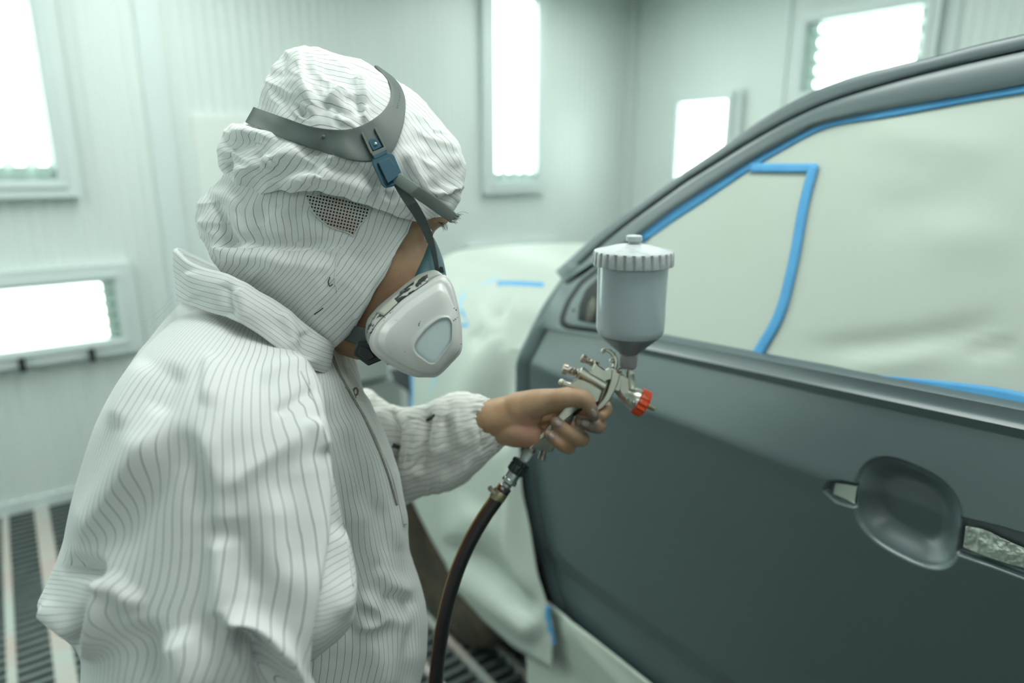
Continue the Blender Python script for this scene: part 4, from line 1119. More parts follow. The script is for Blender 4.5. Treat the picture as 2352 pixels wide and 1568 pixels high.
f_torso = tps([(0, [(742, 860), (800, 960), (845, 1060), (880, 1160), (935, 1290), (975, 1420)]), (6, [(700, 850), (760, 960), (810, 1090), (850, 1200), (880, 1300), (905, 1400), (900, 1500)]),
               (-5, [(790, 880), (840, 960), (880, 1050), (910, 1130), (945, 1240)]), (12, [(640, 830), (690, 960), (750, 1120), (800, 1260), (830, 1390), (840, 1568)]), (17, [(600, 840), (640, 1000), (690, 1180), (730, 1360), (770, 1568)]),
               (40, [(380, 780), (350, 950), (330, 1200), (330, 1500)]), (52, [(270, 900), (215, 1100), (200, 1400)])])
torso_folds = [
    ([(770, 930), (830, 1060), (880, 1180), (940, 1330)], 0.006, 24, 30, 0.2), ([(740, 900), (790, 1010), (850, 1130), (880, 1260)], -0.006, 20, 22, 0.2), ([(820, 1130), (850, 1250), (880, 1330)], 0.007, 22, 26, 0.3),
    ([(850, 1300), (900, 1340), (960, 1370)], 0.007, 22, 22, 0.25), ([(870, 1380), (910, 1370), (970, 1395)], -0.006, 14, 18, 0.25), ([(870, 1400), (900, 1420), (960, 1430)], 0.006, 18, 22, 0.3),
    ([(905, 1060), (920, 1140), (945, 1230)], 0.004, 10, 14, 0.2), ([(890, 1220), (930, 1300), (950, 1400), (940, 1520)], -0.005, 18, 18, 0.2), ([(840, 1450), (870, 1520), (870, 1600)], 0.006, 30, 30, 0.3),
    ([(800, 880), (850, 960), (880, 1050)], -0.004, 12, 14, 0.2), ([(930, 1420), (900, 1500), (880, 1600)], 0.005, 20, 30, 0.3),
    ([(818, 1360), (862, 1395), (858, 1425), (800, 1440)], 0.012, 16, 20, 0.25, 0.2), ([(700, 1500), (780, 1440), (850, 1430)], -0.006, 20, 26, 0.3),
    ([(600, 750), (640, 790), (690, 830)], -0.006, 10, 24, 0.2), ([(870, 1290), (880, 1200), (850, 1140)], -0.004, 14, 14, 0.3),
]
TV = wrinkle(TV, True, 0.0025, 25, 120, 200, 0.2)
TV = wrinkle(TV, True, 0.0012, 93, 60, 160, 0.5, ridged=True)
TV = fold(TV, torso_folds, True, near[None, :])
def arc_stripes(V, ref, pitch):
    r = V[ref]; L = np.r_[0, np.cumsum(np.linalg.norm(np.diff(r, axis=0), axis=1))]
    n_ = round((L[-1] + np.linalg.norm(r[-1] - r[0])) / pitch)
    return np.repeat((L / (L[-1] + np.linalg.norm(r[-1] - r[0])) * n_)[None], len(V), 0)
st_t = arc_stripes(TV, 130, 0.0078)
suit = mk('coverall', (TV.reshape(-1, 3), grid_faces(TV.shape[0], TV.shape[1], True)), M['cloth'], person, attrs={'stripe': st_t})
bvh_torso = BVHTree.FromPolygons([Vector(v) for v in TV.reshape(-1, 3)], grid_faces(TV.shape[0], TV.shape[1], True).tolist())

# --- near sleeve
SR = [
    ring((470, 700), (660, 800), 0.74, 0.07, 0.05, sag=0),
    ring((400, 735), (690, 842), 0.71, 0.095, 0.07, sag=8),
    ring((330, 800), (706, 872), 0.68, 0.105, 0.09, sag=10),
    ring((268, 882), (728, 925), 0.66, 0.115, 0.10, sag=8),
    ring((222, 968), (748, 1000), 0.645, 0.12, 0.10),
    ring((190, 1060), (770, 1090), 0.635, 0.12, 0.10),
    ring((162, 1160), (790, 1190), 0.63, 0.12, 0.10),
    ring((140, 1255), (806, 1280), 0.625, 0.12, 0.10),
    ring((112, 1335), (817, 1360), 0.62, 0.12, 0.10),
    ring((88, 1392), (812, 1425), 0.615, 0.118, 0.10),
    ring((120, 1440), (780, 1470), 0.61, 0.116, 0.10),
    ring((182, 1500), (722, 1520), 0.605, 0.115, 0.10),
    ring((184, 1580), (680, 1580), 0.60, 0.11, 0.09),
    ring((180, 1700), (640, 1680), 0.60, 0.10, 0.085),
    ring((200, 1850), (600, 1830), 0.60, 0.085, 0.075),
    ring((240, 2000), (560, 1990), 0.61, 0.065, 0.06),
    ring((270, 2090), (530, 2080), 0.61, 0.048, 0.045),
]
SV_ = loft(SR, 260)
px, py, near = mirror_px(SV_, True)
fs_ = tps([(0, [(335, 800), (290, 900), (240, 1000), (200, 1130), (150, 1300)]), (8, c4([(720, -60), (735, 200), (660, 450), (600, 640)])), (8, c4([(600, 640), (600, 760), (690, 1000), (770, 1300), (800, 1520), (790, 1800)])),
           (-2, [(275, 870), (235, 960), (200, 1060), (170, 1190)]), (16, c4([(1090, -80), (1080, 100), (1060, 400), (1040, 700), (1060, 1000), (1100, 1300), (1080, 1600)])), (24, c4([(1520, -40), (1500, 200), (1430, 450), (1400, 800), (1450, 1200), (1420, 1568)])),
           (28, c4([(1590, 250), (1580, 500), (1570, 800), (1560, 1100), (1540, 1400)]))])
f_under = tps([(0, c4([(1660, 300), (1720, 260), (1760, 200)])), (6, c4([(1690, 560), (1760, 480), (1820, 380)])), (13, c4([(1690, 900), (1780, 820), (1860, 700)])), (20, c4([(1650, 1180), (1780, 1100), (1890, 960)])), (27, c4([(1620, 1420), (1760, 1310), (1910, 1180)])), (33, c4([(1590, 1600), (1720, 1480), (1860, 1340)]))])
edge = [(668, 760), (690, 870), (705, 1000), (717, 1100), (718, 1200), (708, 1320), (690, 1440), (672, 1568), (640, 1750)]
_, sde, _ = seg_dist(px, py, crom(edge, 60))
f_el = tps([(0, c4([(260, 1030), (400, 1045), (520, 1100)])), (6, c4([(230, 1200), (360, 1215), (480, 1215)])), (11, c4([(260, 1290), (360, 1340), (460, 1390)])), (-4, c4([(340, 950), (440, 950), (540, 980)]))])
el_poly = [(130, 1300), (240, 1290), (256, 1320), (232, 1360), (218, 1430), (196, 1520), (60, 1450), (70, 1360)]
in_el = poly_sd(px, py, el_poly) > 0
st_s = arc_stripes(SV_, 120, 0.0088) + 0.5 * vnoise(px, py, 77, 260, 420) + 1.5 * sstep(250, 0, np.hypot(px - 250, py - 1300)) * np.sign(1)
st_s = np.where(in_el & near[None, :], f_el(px, py), np.where((sde < 0) & near[None, :], f_under(px, py), st_s))
sleeve_folds = [
    (edge, 0.022, 6, 60, 0.0, 0.0), ([(x + 26, y) for x, y in edge], -0.006, 20, 20, 0.1),
    # long ridge from the shoulder to the elbow
    ([(380, 960), (330, 1050), (260, 1160), (170, 1270)], 0.010, 26, 60, 0.25, 0.35), ([(440, 990), (390, 1070), (300, 1190), (220, 1290)], -0.0045, 45, 55, 0.25),
    ([(140, 1300), (200, 1315), (245, 1315)], -0.014, 26, 12, 0.2), ([(250, 1320), (232, 1360), (215, 1440), (196, 1520)], 0.014, 26, 20, 0.2), ([(235, 1330), (212, 1370), (195, 1440), (180, 1500)], -0.014, 26, 14, 0.15),
    ([(250, 1305), (270, 1340), (330, 1400)], 0.006, 16, 30, 0.3), ([(85, 1395), (130, 1420), (190, 1460)], 0.008, 20, 20, 0.2),
    # middle drape
    ([(455, 960), (480, 1050), (505, 1130), (508, 1250)], 0.005, 36, 26, 0.25, 0.3), ([(420, 960), (440, 1060), (470, 1200)], -0.003, 40, 30, 0.3), ([(506, 1140), (560, 1090), (640, 1030), (680, 975)], 0.0045, 30, 26, 0.25, 0.3),
    ([(508, 1220), (506, 1340), (500, 1430)], 0.009, 40, 22, 0.2), ([(540, 1180), (560, 1280), (600, 1370)], -0.007, 26, 40, 0.3), ([(640, 1100), (620, 1250), (650, 1400)], 0.006, 40, 40, 0.3),
    ([(505, 1440), (560, 1420), (620, 1460), (660, 1560)], 0.016, 24, 20, 0.2, 0.2), ([(520, 1480), (560, 1468), (610, 1510), (630, 1590)], -0.024, 26, 34, 0.2), ([(400, 1440), (430, 1520), (430, 1600)], 0.010, 50, 40, 0.3), ([(310, 1420), (330, 1520), (330, 1620)], -0.008, 40, 40, 0.3),
    ([(670, 980), (686, 1020), (700, 1060)], 0.006, 16, 10, 0.3, 0.4), ([(620, 960), (660, 940), (690, 915)], -0.004, 14, 14, 0.3), ([(590, 880), (640, 860), (690, 870)], 0.004, 18, 18, 0.3), ([(480, 800), (475, 880), (470, 940)], 0.004, 30, 14, 0.3, 0.3),
    ([(340, 820), (300, 900), (262, 990)], 0.005, 22, 26, 0.25), ([(410, 830), (380, 900), (350, 960)], -0.004, 30, 30, 0.3), ([(735, 1120), (760, 1240), (745, 1380), (700, 1490)], -0.008, 26, 22, 0.2), ([(780, 1200), (800, 1320), (780, 1430)], 0.006, 20, 14, 0.2),
]
SV_ = wrinkle(SV_, True, 0.0011, 35, 150, 260, 0.35)
SV_ = wrinkle(SV_, True, 0.0006, 94, 90, 220, 0.45, ridged=True)
SV_ = fold(SV_, [(f[0], f[1] * 1.45) + tuple(f[2:]) if i else f for i, f in enumerate(sleeve_folds)], True, near[None, :])
sleeve = mk('sleeve', (SV_.reshape(-1, 3), grid_faces(SV_.shape[0], SV_.shape[1], True)), M['cloth'], suit, attrs={'stripe': st_s})
bvh_sleeve = BVHTree.FromPolygons([Vector(v) for v in SV_.reshape(-1, 3)], grid_faces(SV_.shape[0], SV_.shape[1], True).tolist())

# --- far sleeve, reaching to the spray gun; outline given as top (R) and bottom (L)
FR = [
    ring((880, 1200), (800, 900), 0.98, 0.07, 0.08),
    ring((905, 1185), (842, 893), 0.985, 0.075, 0.08),
    ring((928, 1163), (876, 912), 0.985, 0.075, 0.08),
    ring((955, 1148), (905, 931), 0.975, 0.072, 0.075),
    ring((990, 1135), (950, 937), 0.96, 0.07, 0.07),
    ring((1030, 1126), (990, 920), 0.945, 0.068, 0.068),
    ring((1065, 1110), (1035, 903), 0.93, 0.064, 0.062),
    ring((1100, 1082), (1075, 902), 0.915, 0.058, 0.055),
    ring((1128, 1050), (1098, 908), 0.905, 0.048, 0.046),
    ring((1152, 1024), (1112, 912), 0.898, 0.038, 0.036),
    ring((1164, 1013), (1120, 916), 0.894, 0.030, 0.029),
    ring((1168, 1008), (1126, 914), 0.891, 0.029, 0.028),
    ring((1164, 1004), (1124, 920), 0.889, 0.025, 0.025),
    ring((1150, 1000), (1116, 924), 0.893, 0.024, 0.024),
]
AV = loft(FR, 170)
px, py, near = mirror_px(AV, True)
f_arm = tps([(0, [(900, 1000), (960, 1000), (1040, 985), (1120, 960)]), (5, [(920, 1070), (1000, 1060), (1080, 1030), (1140, 990)]), (10, [(935, 1135), (1010, 1115), (1090, 1070)]), (-5, [(880, 940), (960, 940), (1040, 930), (1110, 925)])])
arm_folds = [
    ([(905, 932), (912, 1000), (900, 1080)], -0.016, 10, 12, 0.1), ([(930, 935), (945, 1000), (930, 1090), (925, 1140)], 0.010, 16, 22, 0.2), ([(985, 935), (975, 1010), (962, 1090)], -0.012, 12, 14, 0.15), ([(960, 960), (965, 1040), (955, 1110)], 0.006, 12, 12, 0.2),
    ([(1010, 910), (1010, 980), (1000, 1060)], 0.008, 16, 20, 0.2), ([(1055, 905), (1050, 970), (1065, 1040)], 0.006, 18, 18, 0.2), ([(1030, 950), (1030, 1040), (1020, 1100)], -0.005, 16, 16, 0.2), ([(860, 930), (868, 1000), (880, 1080)], 0.010, 20, 20, 0.2), ([(1090, 930), (1100, 990), (1110, 1050)], -0.005, 12, 12, 0.2),
    ([(990, 1120), (1050, 1090), (1100, 1050)], 0.005, 16, 16, 0.25),
]
AV = wrinkle(AV, True, 0.0022, 45, 36, 60, 0.2)
# gathered cuff
nv_ = AV.shape[0]; vv = np.linspace(0, 1, nv_)[:, None]; uu = np.linspace(0, 2 * np.pi, AV.shape[1], endpoint=False)[None]
cen = AV.mean(1, keepdims=True); rad = AV - cen; rad /= np.linalg.norm(rad, axis=2)[..., None]
gth = sstep(0.72, 0.86, vv) * (1 - sstep(0.985, 1.0, vv))
AV = AV + rad * (gth * 0.0008 * (np.sin(uu * 34 + 3 * np.sin(uu * 5)) + 0.6 * np.sin(uu * 21 + 9 * vv)))[..., None]
AV = wrinkle(AV, True, 0.002, 95, 24, 60, 0.2, ridged=True)
AV = fold(AV, arm_folds, True, near[None, :])
mk('sleeve', (AV.reshape(-1, 3), grid_faces(AV.shape[0], AV.shape[1], True)), M['cloth_fine'], suit, attrs={'stripe': f_arm(px, py)})
bvh_arm = BVHTree.FromPolygons([Vector(v) for v in AV.reshape(-1, 3)], grid_faces(AV.shape[0], AV.shape[1], True).tolist())

# --- collar band
dc = 0.775
CR = [
    ring(None, None, dc, 0.142, 0.135, g=0.062, gf=0.03, fs=-8, near=[(752, 858), (700, 842), (640, 800), (560, 746), (470, 712), (406, 690)]),
    ring(None, None, dc, 0.143, 0.136, g=0.066, gf=0.035, fs=-12, near=[(758, 838), (700, 816), (635, 770), (545, 712), (460, 680), (401, 655)]),
    ring(None, None, dc, 0.138, 0.134, g=0.068, gf=0.035, fs=-16, near=[(765, 808), (700, 775), (628, 722), (535, 668), (450, 640), (397, 612)]),
    ring(None, None, dc, 0.128, 0.130, g=0.068, gf=0.035, fs=-18, near=[(769, 792), (702, 748), (622, 690), (525, 638), (440, 608), (399, 578)]),
    ring(None, None, dc, 0.121, 0.124, g=0.066, gf=0.033, fs=-18, near=[(766, 790), (702, 746), (622, 688), (528, 636), (446, 606), (408, 576)]),
    ring(None, None, dc, 0.116, 0.120, g=0.062, gf=0.03, fs=-10, near=[(762, 815), (700, 780), (625, 725), (540, 670), (455, 635), (412, 605)]),
]
CV = loft(CR, 120)
px, py, near = mirror_px(CV, False)
vrow = np.linspace(0, 1, CV.shape[0])[:, None] * np.ones((1, CV.shape[1]))
st_c = vrow * 12 + 0.25 * np.sin(np.linspace(0, 20, CV.shape[1]))[None]
col_folds = [([(520, 645), (525, 690), (535, 730)], -0.005, 14, 16, 0.2), ([(545, 660), (560, 700), (565, 740)], 0.004, 14, 18, 0.2), ([(640, 715), (665, 750), (680, 800)], 0.004, 14, 12, 0.2), ([(690, 760), (700, 790), (700, 830)], -0.004, 16, 14, 0.2), ([(440, 620), (440, 660), (450, 690)], 0.003, 20, 20, 0.2)]
CV = wrinkle(CV, False, 0.0012, 55, 60, 50)
CV = fold(CV, col_folds, False, near[None, :])
mk('collar', (CV.reshape(-1, 3), grid_faces(*CV.shape[:2])), M['cloth'], suit, attrs={'stripe': st_c}, mods=[SOLID(0.001, 0)])
bvh_collar = BVHTree.FromPolygons([Vector(v) for v in CV.reshape(-1, 3)], grid_faces(*CV.shape[:2]).tolist())
# far front flap of the collar, standing open
a = crom([(772, 786), (790, 782), (808, 800), (822, 850), (830, 888)], 30); b = crom([(768, 800), (780, 840), (800, 870), (826, 905), (850, 940)], 30)
ff = np.array([[P(*(a[i] + (b[i] - a[i]) * j / 11), 0.80 + 0.03 * (1 - j / 11) - 0.008 * math.sin(math.pi * j / 11)) for j in range(12)] for i in range(30)])
mk('collar_flap', (ff.reshape(-1, 3), grid_faces(30, 12)), M['cloth'], suit, attrs={'stripe': np.repeat(np.linspace(0, 4.5, 12)[None], 30, 0)}, mods=[SOLID(0.0015, 0)])

# --- zip placket, pull and seams
def cord(bvh, pts, r, m, name, parent, off=0.001, n=80, wob=0.0):
    c = crom(pts, n); V = []
    for i, q in enumerate(c):
        h, dr = cast(bvh, *q)
        if h is None: continue
        V.append(h - dr * (off + wob * math.sin(i * 2.1)))
    return mk(name, tube(np.array(V), r, 6), m, parent)
for bv, pts in ((bvh_sleeve, [(692, 852), (722, 915), (746, 990), (768, 1085), (788, 1185), (803, 1275), (812, 1345)]),):
    cord(bv, pts, 0.0009, M['thread'], 'seam', suit, 0.0008)
A, B = px_strip([(770, 800), (790, 868), (818, 912), (850, 965), (880, 1030), (905, 1095), (918, 1150), (930, 1205)], 17, 6)
V = ribbon(bvh_torso, A, B, 90, 8, 0.0018, smooth_depth=4)
mk('placket', (V.reshape(-1, 3), grid_faces(90, 8)), mat('placket_cloth', (0.75, 0.755, 0.72), 0.85, noise=(40, 0.4, (0.70, 0.705, 0.67))), suit, mods=[SOLID(0.0015, 0)])
A, B = px_strip([(762, 812), (780, 858), (806, 905), (836, 958), (866, 1022), (892, 1090), (912, 1160)], 5, 3)
V = ribbon(bvh_torso, A, B, 90, 3, 0.0032, smooth_depth=4)
zp = mk('zip', (V.reshape(-1, 3), grid_faces(90, 3)), mat('zip_tape', (0.36, 0.35, 0.31), 0.6, noise=(200, 0.8, (0.2, 0.2, 0.18))), suit, mods=[SOLID(0.0012, 0)])
ang = np.linspace(0, 2 * np.pi, 25)
h0 = cast(bvh_torso, 817, 900)[0]; dz = (h0 - CP) @ FW - 0.011
mk('zip_pull', join(tube(P(817 + 5 * np.cos(ang), 899 + 8 * np.sin(ang), np.full(25, dz)), 0.0011, 6), tube(P(np.array([816, 814, 813]), np.array([906, 912, 918]), np.full(3, dz)), [0.0016, 0.0022, 0.0016], 8)), mat('zip_metal', (0.25, 0.22, 0.16), 0.35, metal=0.8, noise=(200, 0.6, (0.15, 0.13, 0.1))), zp)
# loose threads
mk('loose_thread', tube(P(*np.array(crom([(795, 895), (812, 908), (830, 918), (842, 924)], 20)).T, np.full(20, dz - 0.004)), 0.0002, 5), M['thread'], suit)
for pts in ([(398, 672), (380, 700), (345, 730), (322, 738)], [(400, 690), (372, 720), (352, 742), (345, 752)]):
    mk('loose_thread', tube(P(*np.array(crom(pts, 20)).T, np.full(20, 0.72)), 0.00022, 5), M['thread'], suit)
for bv, pts in ((bvh_low, [(782, 565), (774, 590), (770, 640), (775, 668)]),):
    cord(bv, pts, 0.0008, M['thread'], 'loose_thread', hood, 0.0008, 40)
ink = mat('ink_mark', (0.05, 0.055, 0.06), 0.7, noise=(300, 0.6, (0.12, 0.12, 0.12)))
cord(bvh_low, [(758, 636), (754, 648), (758, 657), (764, 652)], 0.0005, ink, 'mark', hood, 0.0004, 20)
cord(bvh_low, [(722, 722), (732, 715), (742, 707)], 0.0006, ink, 'mark', hood, 0.0002, 16)
cord(bvh_arm, [(980, 966), (988, 961), (998, 953)], 0.0022, ink, 'mark', suit, 0.0006, 16)
cord(bvh_arm, [(902, 1022), (910, 1024), (917, 1027)], 0.003, ink, 'mark', suit, 0.0006, 16)

# --- ventilation mesh in the curtain
up_ = [(703, 449), (740, 449), (780, 456), (815, 466), (851, 477)]; lo_ = [(705, 456), (722, 490), (757, 520), (800, 534), (812, 542), (824, 520), (842, 500), (851, 479)]
V = ribbon(bvh_low, up_, lo_, 60, 24, 0.0016, smooth_depth=1)
ppx, ppy, _ = proj(V)
wu = (ppx * 0.97 + ppy * 0.22) / 7.4; wv = (ppy * 0.97 - ppx * 0.22) / 7.4
mk('vent_mesh', (V.reshape(-1, 3), grid_faces(60, 24)), M['vent'], hood, attrs={'wu': wu + 0.0, 'wv': wv})
cord(bvh_low, lo_, 0.0006, M['thread'], 'seam', hood, 0.0018, 60)

# --- trousers and shoes, below the picture
bf_ = RT * 0.95 + _f * 0.31; bl_ = np.cross(ZU, bf_)
hip = TV[-1].mean(0); hip[2] = TV[-1][:, 2].min() + 0.22
for s in (-1, 1):
    top_ = hip + bl_ * 0.105 * s
    pts = np.array([top_ + ZU * 0.10, top_ - ZU * 0.10, top_ - ZU * 0.30 + bf_ * 0.015, [top_[0], top_[1], 0.30], [top_[0], top_[1], 0.085]])
    pts = crom(pts, 40)
    Vt, Ft = tube(pts, np.interp(np.linspace(0, 1, 40), [0, .2, .5, .9, 1], [0.135, 0.13, 0.115, 0.10, 0.09]), 40)
    mk('trouser_leg', (Vt, Ft), M['cloth'], suit, attrs={'stripe': np.tile(np.arange(40) * 0.5, 40)[:len(Vt)]})
    sh = []
    for q, wd, hg in ((-0.09, 0.030, 0.06), (-0.05, 0.038, 0.085), (0.02, 0.042, 0.085), (0.08, 0.046, 0.06), (0.14, 0.043, 0.045), (0.18, 0.028, 0.03)):
        th = np.linspace(0, 2 * np.pi, 20, endpoint=False)
        c = np.array([top_[0], top_[1], 0.012]) + bf_ * q
        sh.append(c + bl_ * (np.cos(th) * wd)[:, None] + ZU * (np.clip(np.sin(th), -0.02, 1) * hg)[:, None])
    mk('shoe', stack(sh), M['shoe'], person)

# ------------------------------------------------------------------ the body: one continuous skin
HD = 0.87
S_PX = HD / FPX
def hp(px, py, z=0.0): return P(px, py, HD - z)       # z: metres towards the camera

pieces = []
HR = [
    ring((800, 182), (835, 180), FACE_D, 0.008, 0.008, K=96),
    ring((720, 205), (925, 215), FACE_D, 0.040, 0.040, K=96),
    ring((668, 250), (985, 262), FACE_D, 0.062, 0.064, K=96),
    ring((640, 310), (1020, 330), FACE_D, 0.072, 0.074, K=96),
    ring((632, 380), (1034, 405), FACE_D, 0.075, 0.078, K=96),
    ring((640, 440), (1034, 460), FACE_D, 0.074, 0.078, K=96),
    ring((655, 480), (1033, 496), FACE_D, 0.074, 0.077, K=96),
    ring((662, 495), (1028, 512), FACE_D, 0.074, 0.076, K=96),
    ring((670, 515), (1002, 527), FACE_D, 0.075, 0.076, K=96),
    ring((680, 545), (988, 558), FACE_D, 0.078, 0.078, K=96),
    ring((690, 585), (990, 598), FACE_D, 0.080, 0.079, K=96),
    ring((700, 625), (990, 640), FACE_D, 0.079, 0.078, K=96),
    ring((708, 665), (985, 690), FACE_D, 0.074, 0.073, K=96),
    ring((712, 705), (962, 745), FACE_D, 0.068, 0.067, K=96),
    ring((712, 740), (925, 800), FACE_D, 0.058, 0.058, K=96),
    ring((720, 775), (870, 822), FACE_D, 0.045, 0.045, K=96),
    ring((740, 800), (820, 826), FACE_D, 0.02, 0.02, K=96),
]
hv = loft(HR, 90)
pieces.append((hv.reshape(-1, 3), [tuple(q) for q in grid_faces(90, 96, True)] + [tuple(range(96))[::-1], tuple(range(89 * 96, 90 * 96))]))
pieces.append(ball(P(990, 612, FACE_D), 0.009, 16))                     # nose tip, inside the mask
pieces.append(tube([P(978, 545, FACE_D), P(990, 610, FACE_D)], [0.006, 0.009], 16, round_caps=True))
for s in (-1, 1): pieces.append(ball(P(800, 520, FACE_D + 0.074 * s), 0.020, 16, (0.9, 0.35, 1.3)))
def limb(pts, r, n=24): 
    q = crom(pts, 28); return tube(q, np.interp(np.linspace(0, 1, 28), np.linspace(0, 1, len(r)), r), n, round_caps=True)
pieces.append(limb([P(780, 640, .765), P(690, 740, .785), P(630, 850, .81)], [0.056, 0.050, 0.07]))
pieces.append(limb([P(650, 830, .81), P(590, 1000, .85), P(575, 1250, .88), P(590, 1500, .92), P(600, 1700, .955)], [0.075, 0.12, 0.12, 0.11, 0.06], 32))
pieces.append(limb([P(640, 880, .80), P(500, 860, .735), P(420, 960, .69), P(350, 1150, .65), P(300, 1370, .63), P(350, 1560, .61), P(400, 1800, .605), P(405, 2080, .61)], [0.07, 0.06, 0.052, 0.046, 0.042, 0.042, 0.034, 0.026]))
pieces.append(limb([P(640, 960, .86), P(770, 1010, .96), P(880, 1060, 1.0)], [0.07, 0.052, 0.045]))
pieces.append(limb([P(870, 1050, 1.0), P(980, 1030, .955), P(1080, 985, .905), P(1140, 964, .882)], [0.045, 0.042, 0.033, 0.027]))
for s in (-1, 1):
    t0 = hip + bl_ * 0.105 * s
    pieces.append(limb([t0 + ZU * 0.08, t0 - ZU * 0.3, [t0[0], t0[1], 0.45], [t0[0], t0[1], 0.10]], [0.05, 0.05, 0.045, 0.04]))
    pieces.append(limb([np.array([t0[0], t0[1], 0.065]) - bf_ * 0.03, np.array([t0[0], t0[1], 0.045]) + bf_ * 0.12], [0.035, 0.022]))
# left hand closed round the grip: palm, thumb and four fingers
def finger(ps, rs, n=18): 
    q = crom([hp(*p) for p in ps], 26); return tube(q, np.interp(np.linspace(0, 1, 26), np.linspace(0, 1, len(rs)), rs), n, round_caps=True)
pieces += [
    finger([(1128, 964, -0.010), (1165, 956, -0.008), (1205, 945, -0.004)], [0.0265, 0.0265, 0.0255], 24),
    finger([(1150, 985, -0.008), (1190, 992, 0.0), (1222, 1000, 0.0)], [0.019, 0.0205, 0.0165], 24),          # heel of the palm
    finger([(1190, 940, 0.0), (1235, 926, 0.010), (1280, 918, 0.018)], [0.0225, 0.0185, 0.0145], 24),         # ball of the thumb
    finger([(1255, 921, 0.016), (1300, 913, 0.026), (1340, 916, 0.031), (1355, 936, 0.031), (1365, 955, 0.029)], [0.0145, 0.0130, 0.0120, 0.0100, 0.0072], 20),
    finger([(1150, 950, -0.018), (1240, 925, -0.030), (1318, 902, -0.040)], [0.016, 0.0135, 0.0105]),          # back of the hand
    finger([(1150, 958, -0.018), (1230, 940, -0.030), (1300, 925, -0.042)], [0.016, 0.0135, 0.0105]),
    finger([(1150, 970, -0.016), (1220, 962, -0.028), (1275, 955, -0.040)], [0.016, 0.0135, 0.0105]),
    finger([(1150, 985, -0.012), (1205, 985, -0.024), (1248, 985, -0.034)], [0.015, 0.013, 0.010]),
    finger([(1318, 902, -0.040), (1378, 922, -0.040), (1393, 938, -0.022), (1389, 948, 0.000), (1384, 954, 0.010)], [0.0105, 0.0098, 0.0088, 0.0080, 0.0066]),
    finger([(1300, 925, -0.042), (1362, 958, -0.036), (1376, 976, -0.008), (1362, 978, 0.014), (1332, 967, 0.019)], [0.0108, 0.0102, 0.0100, 0.0096, 0.0076]),
    finger([(1275, 955, -0.040), (1328, 996, -0.030), (1334, 1008, 0.002), (1312, 998, 0.023), (1276, 968, 0.025)], [0.0105, 0.0100, 0.0104, 0.0100, 0.0074]),
    finger([(1248, 985, -0.034), (1298, 1020, -0.022), (1304, 1027, 0.004), (1286, 1018, 0.021), (1261, 998, 0.023)], [0.0098, 0.0092, 0.0094, 0.0090, 0.0066]),
]
# right hand hanging below the picture
rw_ = P(405, 2085, .61); dn = -ZU * 0.95 + bf_ * 0.3; dn /= np.linalg.norm(dn); sd_ = bf_ - dn * (bf_ @ dn); sd_ /= np.linalg.norm(sd_); pn = np.cross(dn, sd_)
def rf_(ps, rs): 
    q = crom([rw_ + dn * a + sd_ * b + pn * c for a, b, c in ps], 20); return tube(q, np.interp(np.linspace(0, 1, 20), np.linspace(0, 1, len(rs)), rs), 16, round_caps=True)
for k, (b, ln_) in enumerate(((0.030, 0.165), (0.010, 0.178), (-0.010, 0.168), (-0.028, 0.145))):
    pieces.append(rf_([(0.0, b * .4, 0), (0.05, b * .8, 0), (0.09, b, 0)], [0.016, 0.0145, 0.012]))
    pieces.append(rf_([(0.09, b, 0), (0.09 + (ln_ - .09) * .55, b * 1.1, 0.006), (ln_, b * 1.05, 0.022)], [0.0105, 0.0092, 0.0072]))
pieces.append(rf_([(0.01, 0.02, 0.004), (0.055, 0.047, 0.012), (0.105, 0.056, 0.024)], [0.016, 0.0125, 0.0085]))

bm_v, bm_f = join(*pieces)
tmp = mk('tmp_body', (bm_v, bm_f), M['skin'])
md = tmp.modifiers.new('r', 'REMESH'); md.mode = 'VOXEL'; md.voxel_size = 0.0021; md.use_smooth_shade = True
md = tmp.modifiers.new('s', 'SMOOTH'); md.iterations = 5; md.factor = 0.5
dg = bpy.context.evaluated_depsgraph_get(); ev = tmp.evaluated_get(dg); em = ev.to_mesh()
nv_ = len(em.vertices); co = np.zeros(nv_ * 3, np.float32); em.vertices.foreach_get('co', co); co = co.reshape(-1, 3).astype(float) + LOC[tmp.name]
npol = len(em.polygons); lt = np.zeros(npol, np.int32); em.polygons.foreach_get('loop_total', lt)
li = np.zeros(len(em.loops), np.int32); em.loops.foreach_get('vertex_index', li)
quads = li.reshape(-1, 4) if (lt == 4).all() else None
if quads is None:
    quads = [tuple(p.vertices) for p in em.polygons]
ev.to_mesh_clear(); bpy.data.objects.remove(tmp)
def blob(c, r): return np.exp(-(np.linalg.norm(co - c, axis=1) / r) ** 2)
pink = 0.8 * blob(hp(1220, 985, 0.015), 0.022) + 0.35 * blob(hp(1272, 1015, 0.03), 0.012) + 0.3 * blob(P(900, 690, 0.685), 0.06)
dirt = sum(0.85 * blob(hp(*c), r) for c, r in (((1366, 955, 0.033), 0.012), ((1340, 970, 0.024), 0.016), ((1362, 985, 0.02), 0.012), ((1278, 968, 0.03), 0.009), ((1264, 1000, 0.03), 0.007))) + 0.35 * blob(hp(1350, 930, 0.03), 0.016) + 0.45 * blob(hp(1320, 985, 0.01), 0.012) + 0.25 * blob(hp(1260, 940, 0.02), 0.02)
body = mk('body', (co, quads), M['skin'], person, attrs={'pink': np.clip(pink, 0, 1), 'dirt': np.clip(dirt, 0, 1)})
bvh_body = BVHTree.FromPolygons([Vector(v) for v in co], quads.tolist() if isinstance(quads, np.ndarray) else quads)

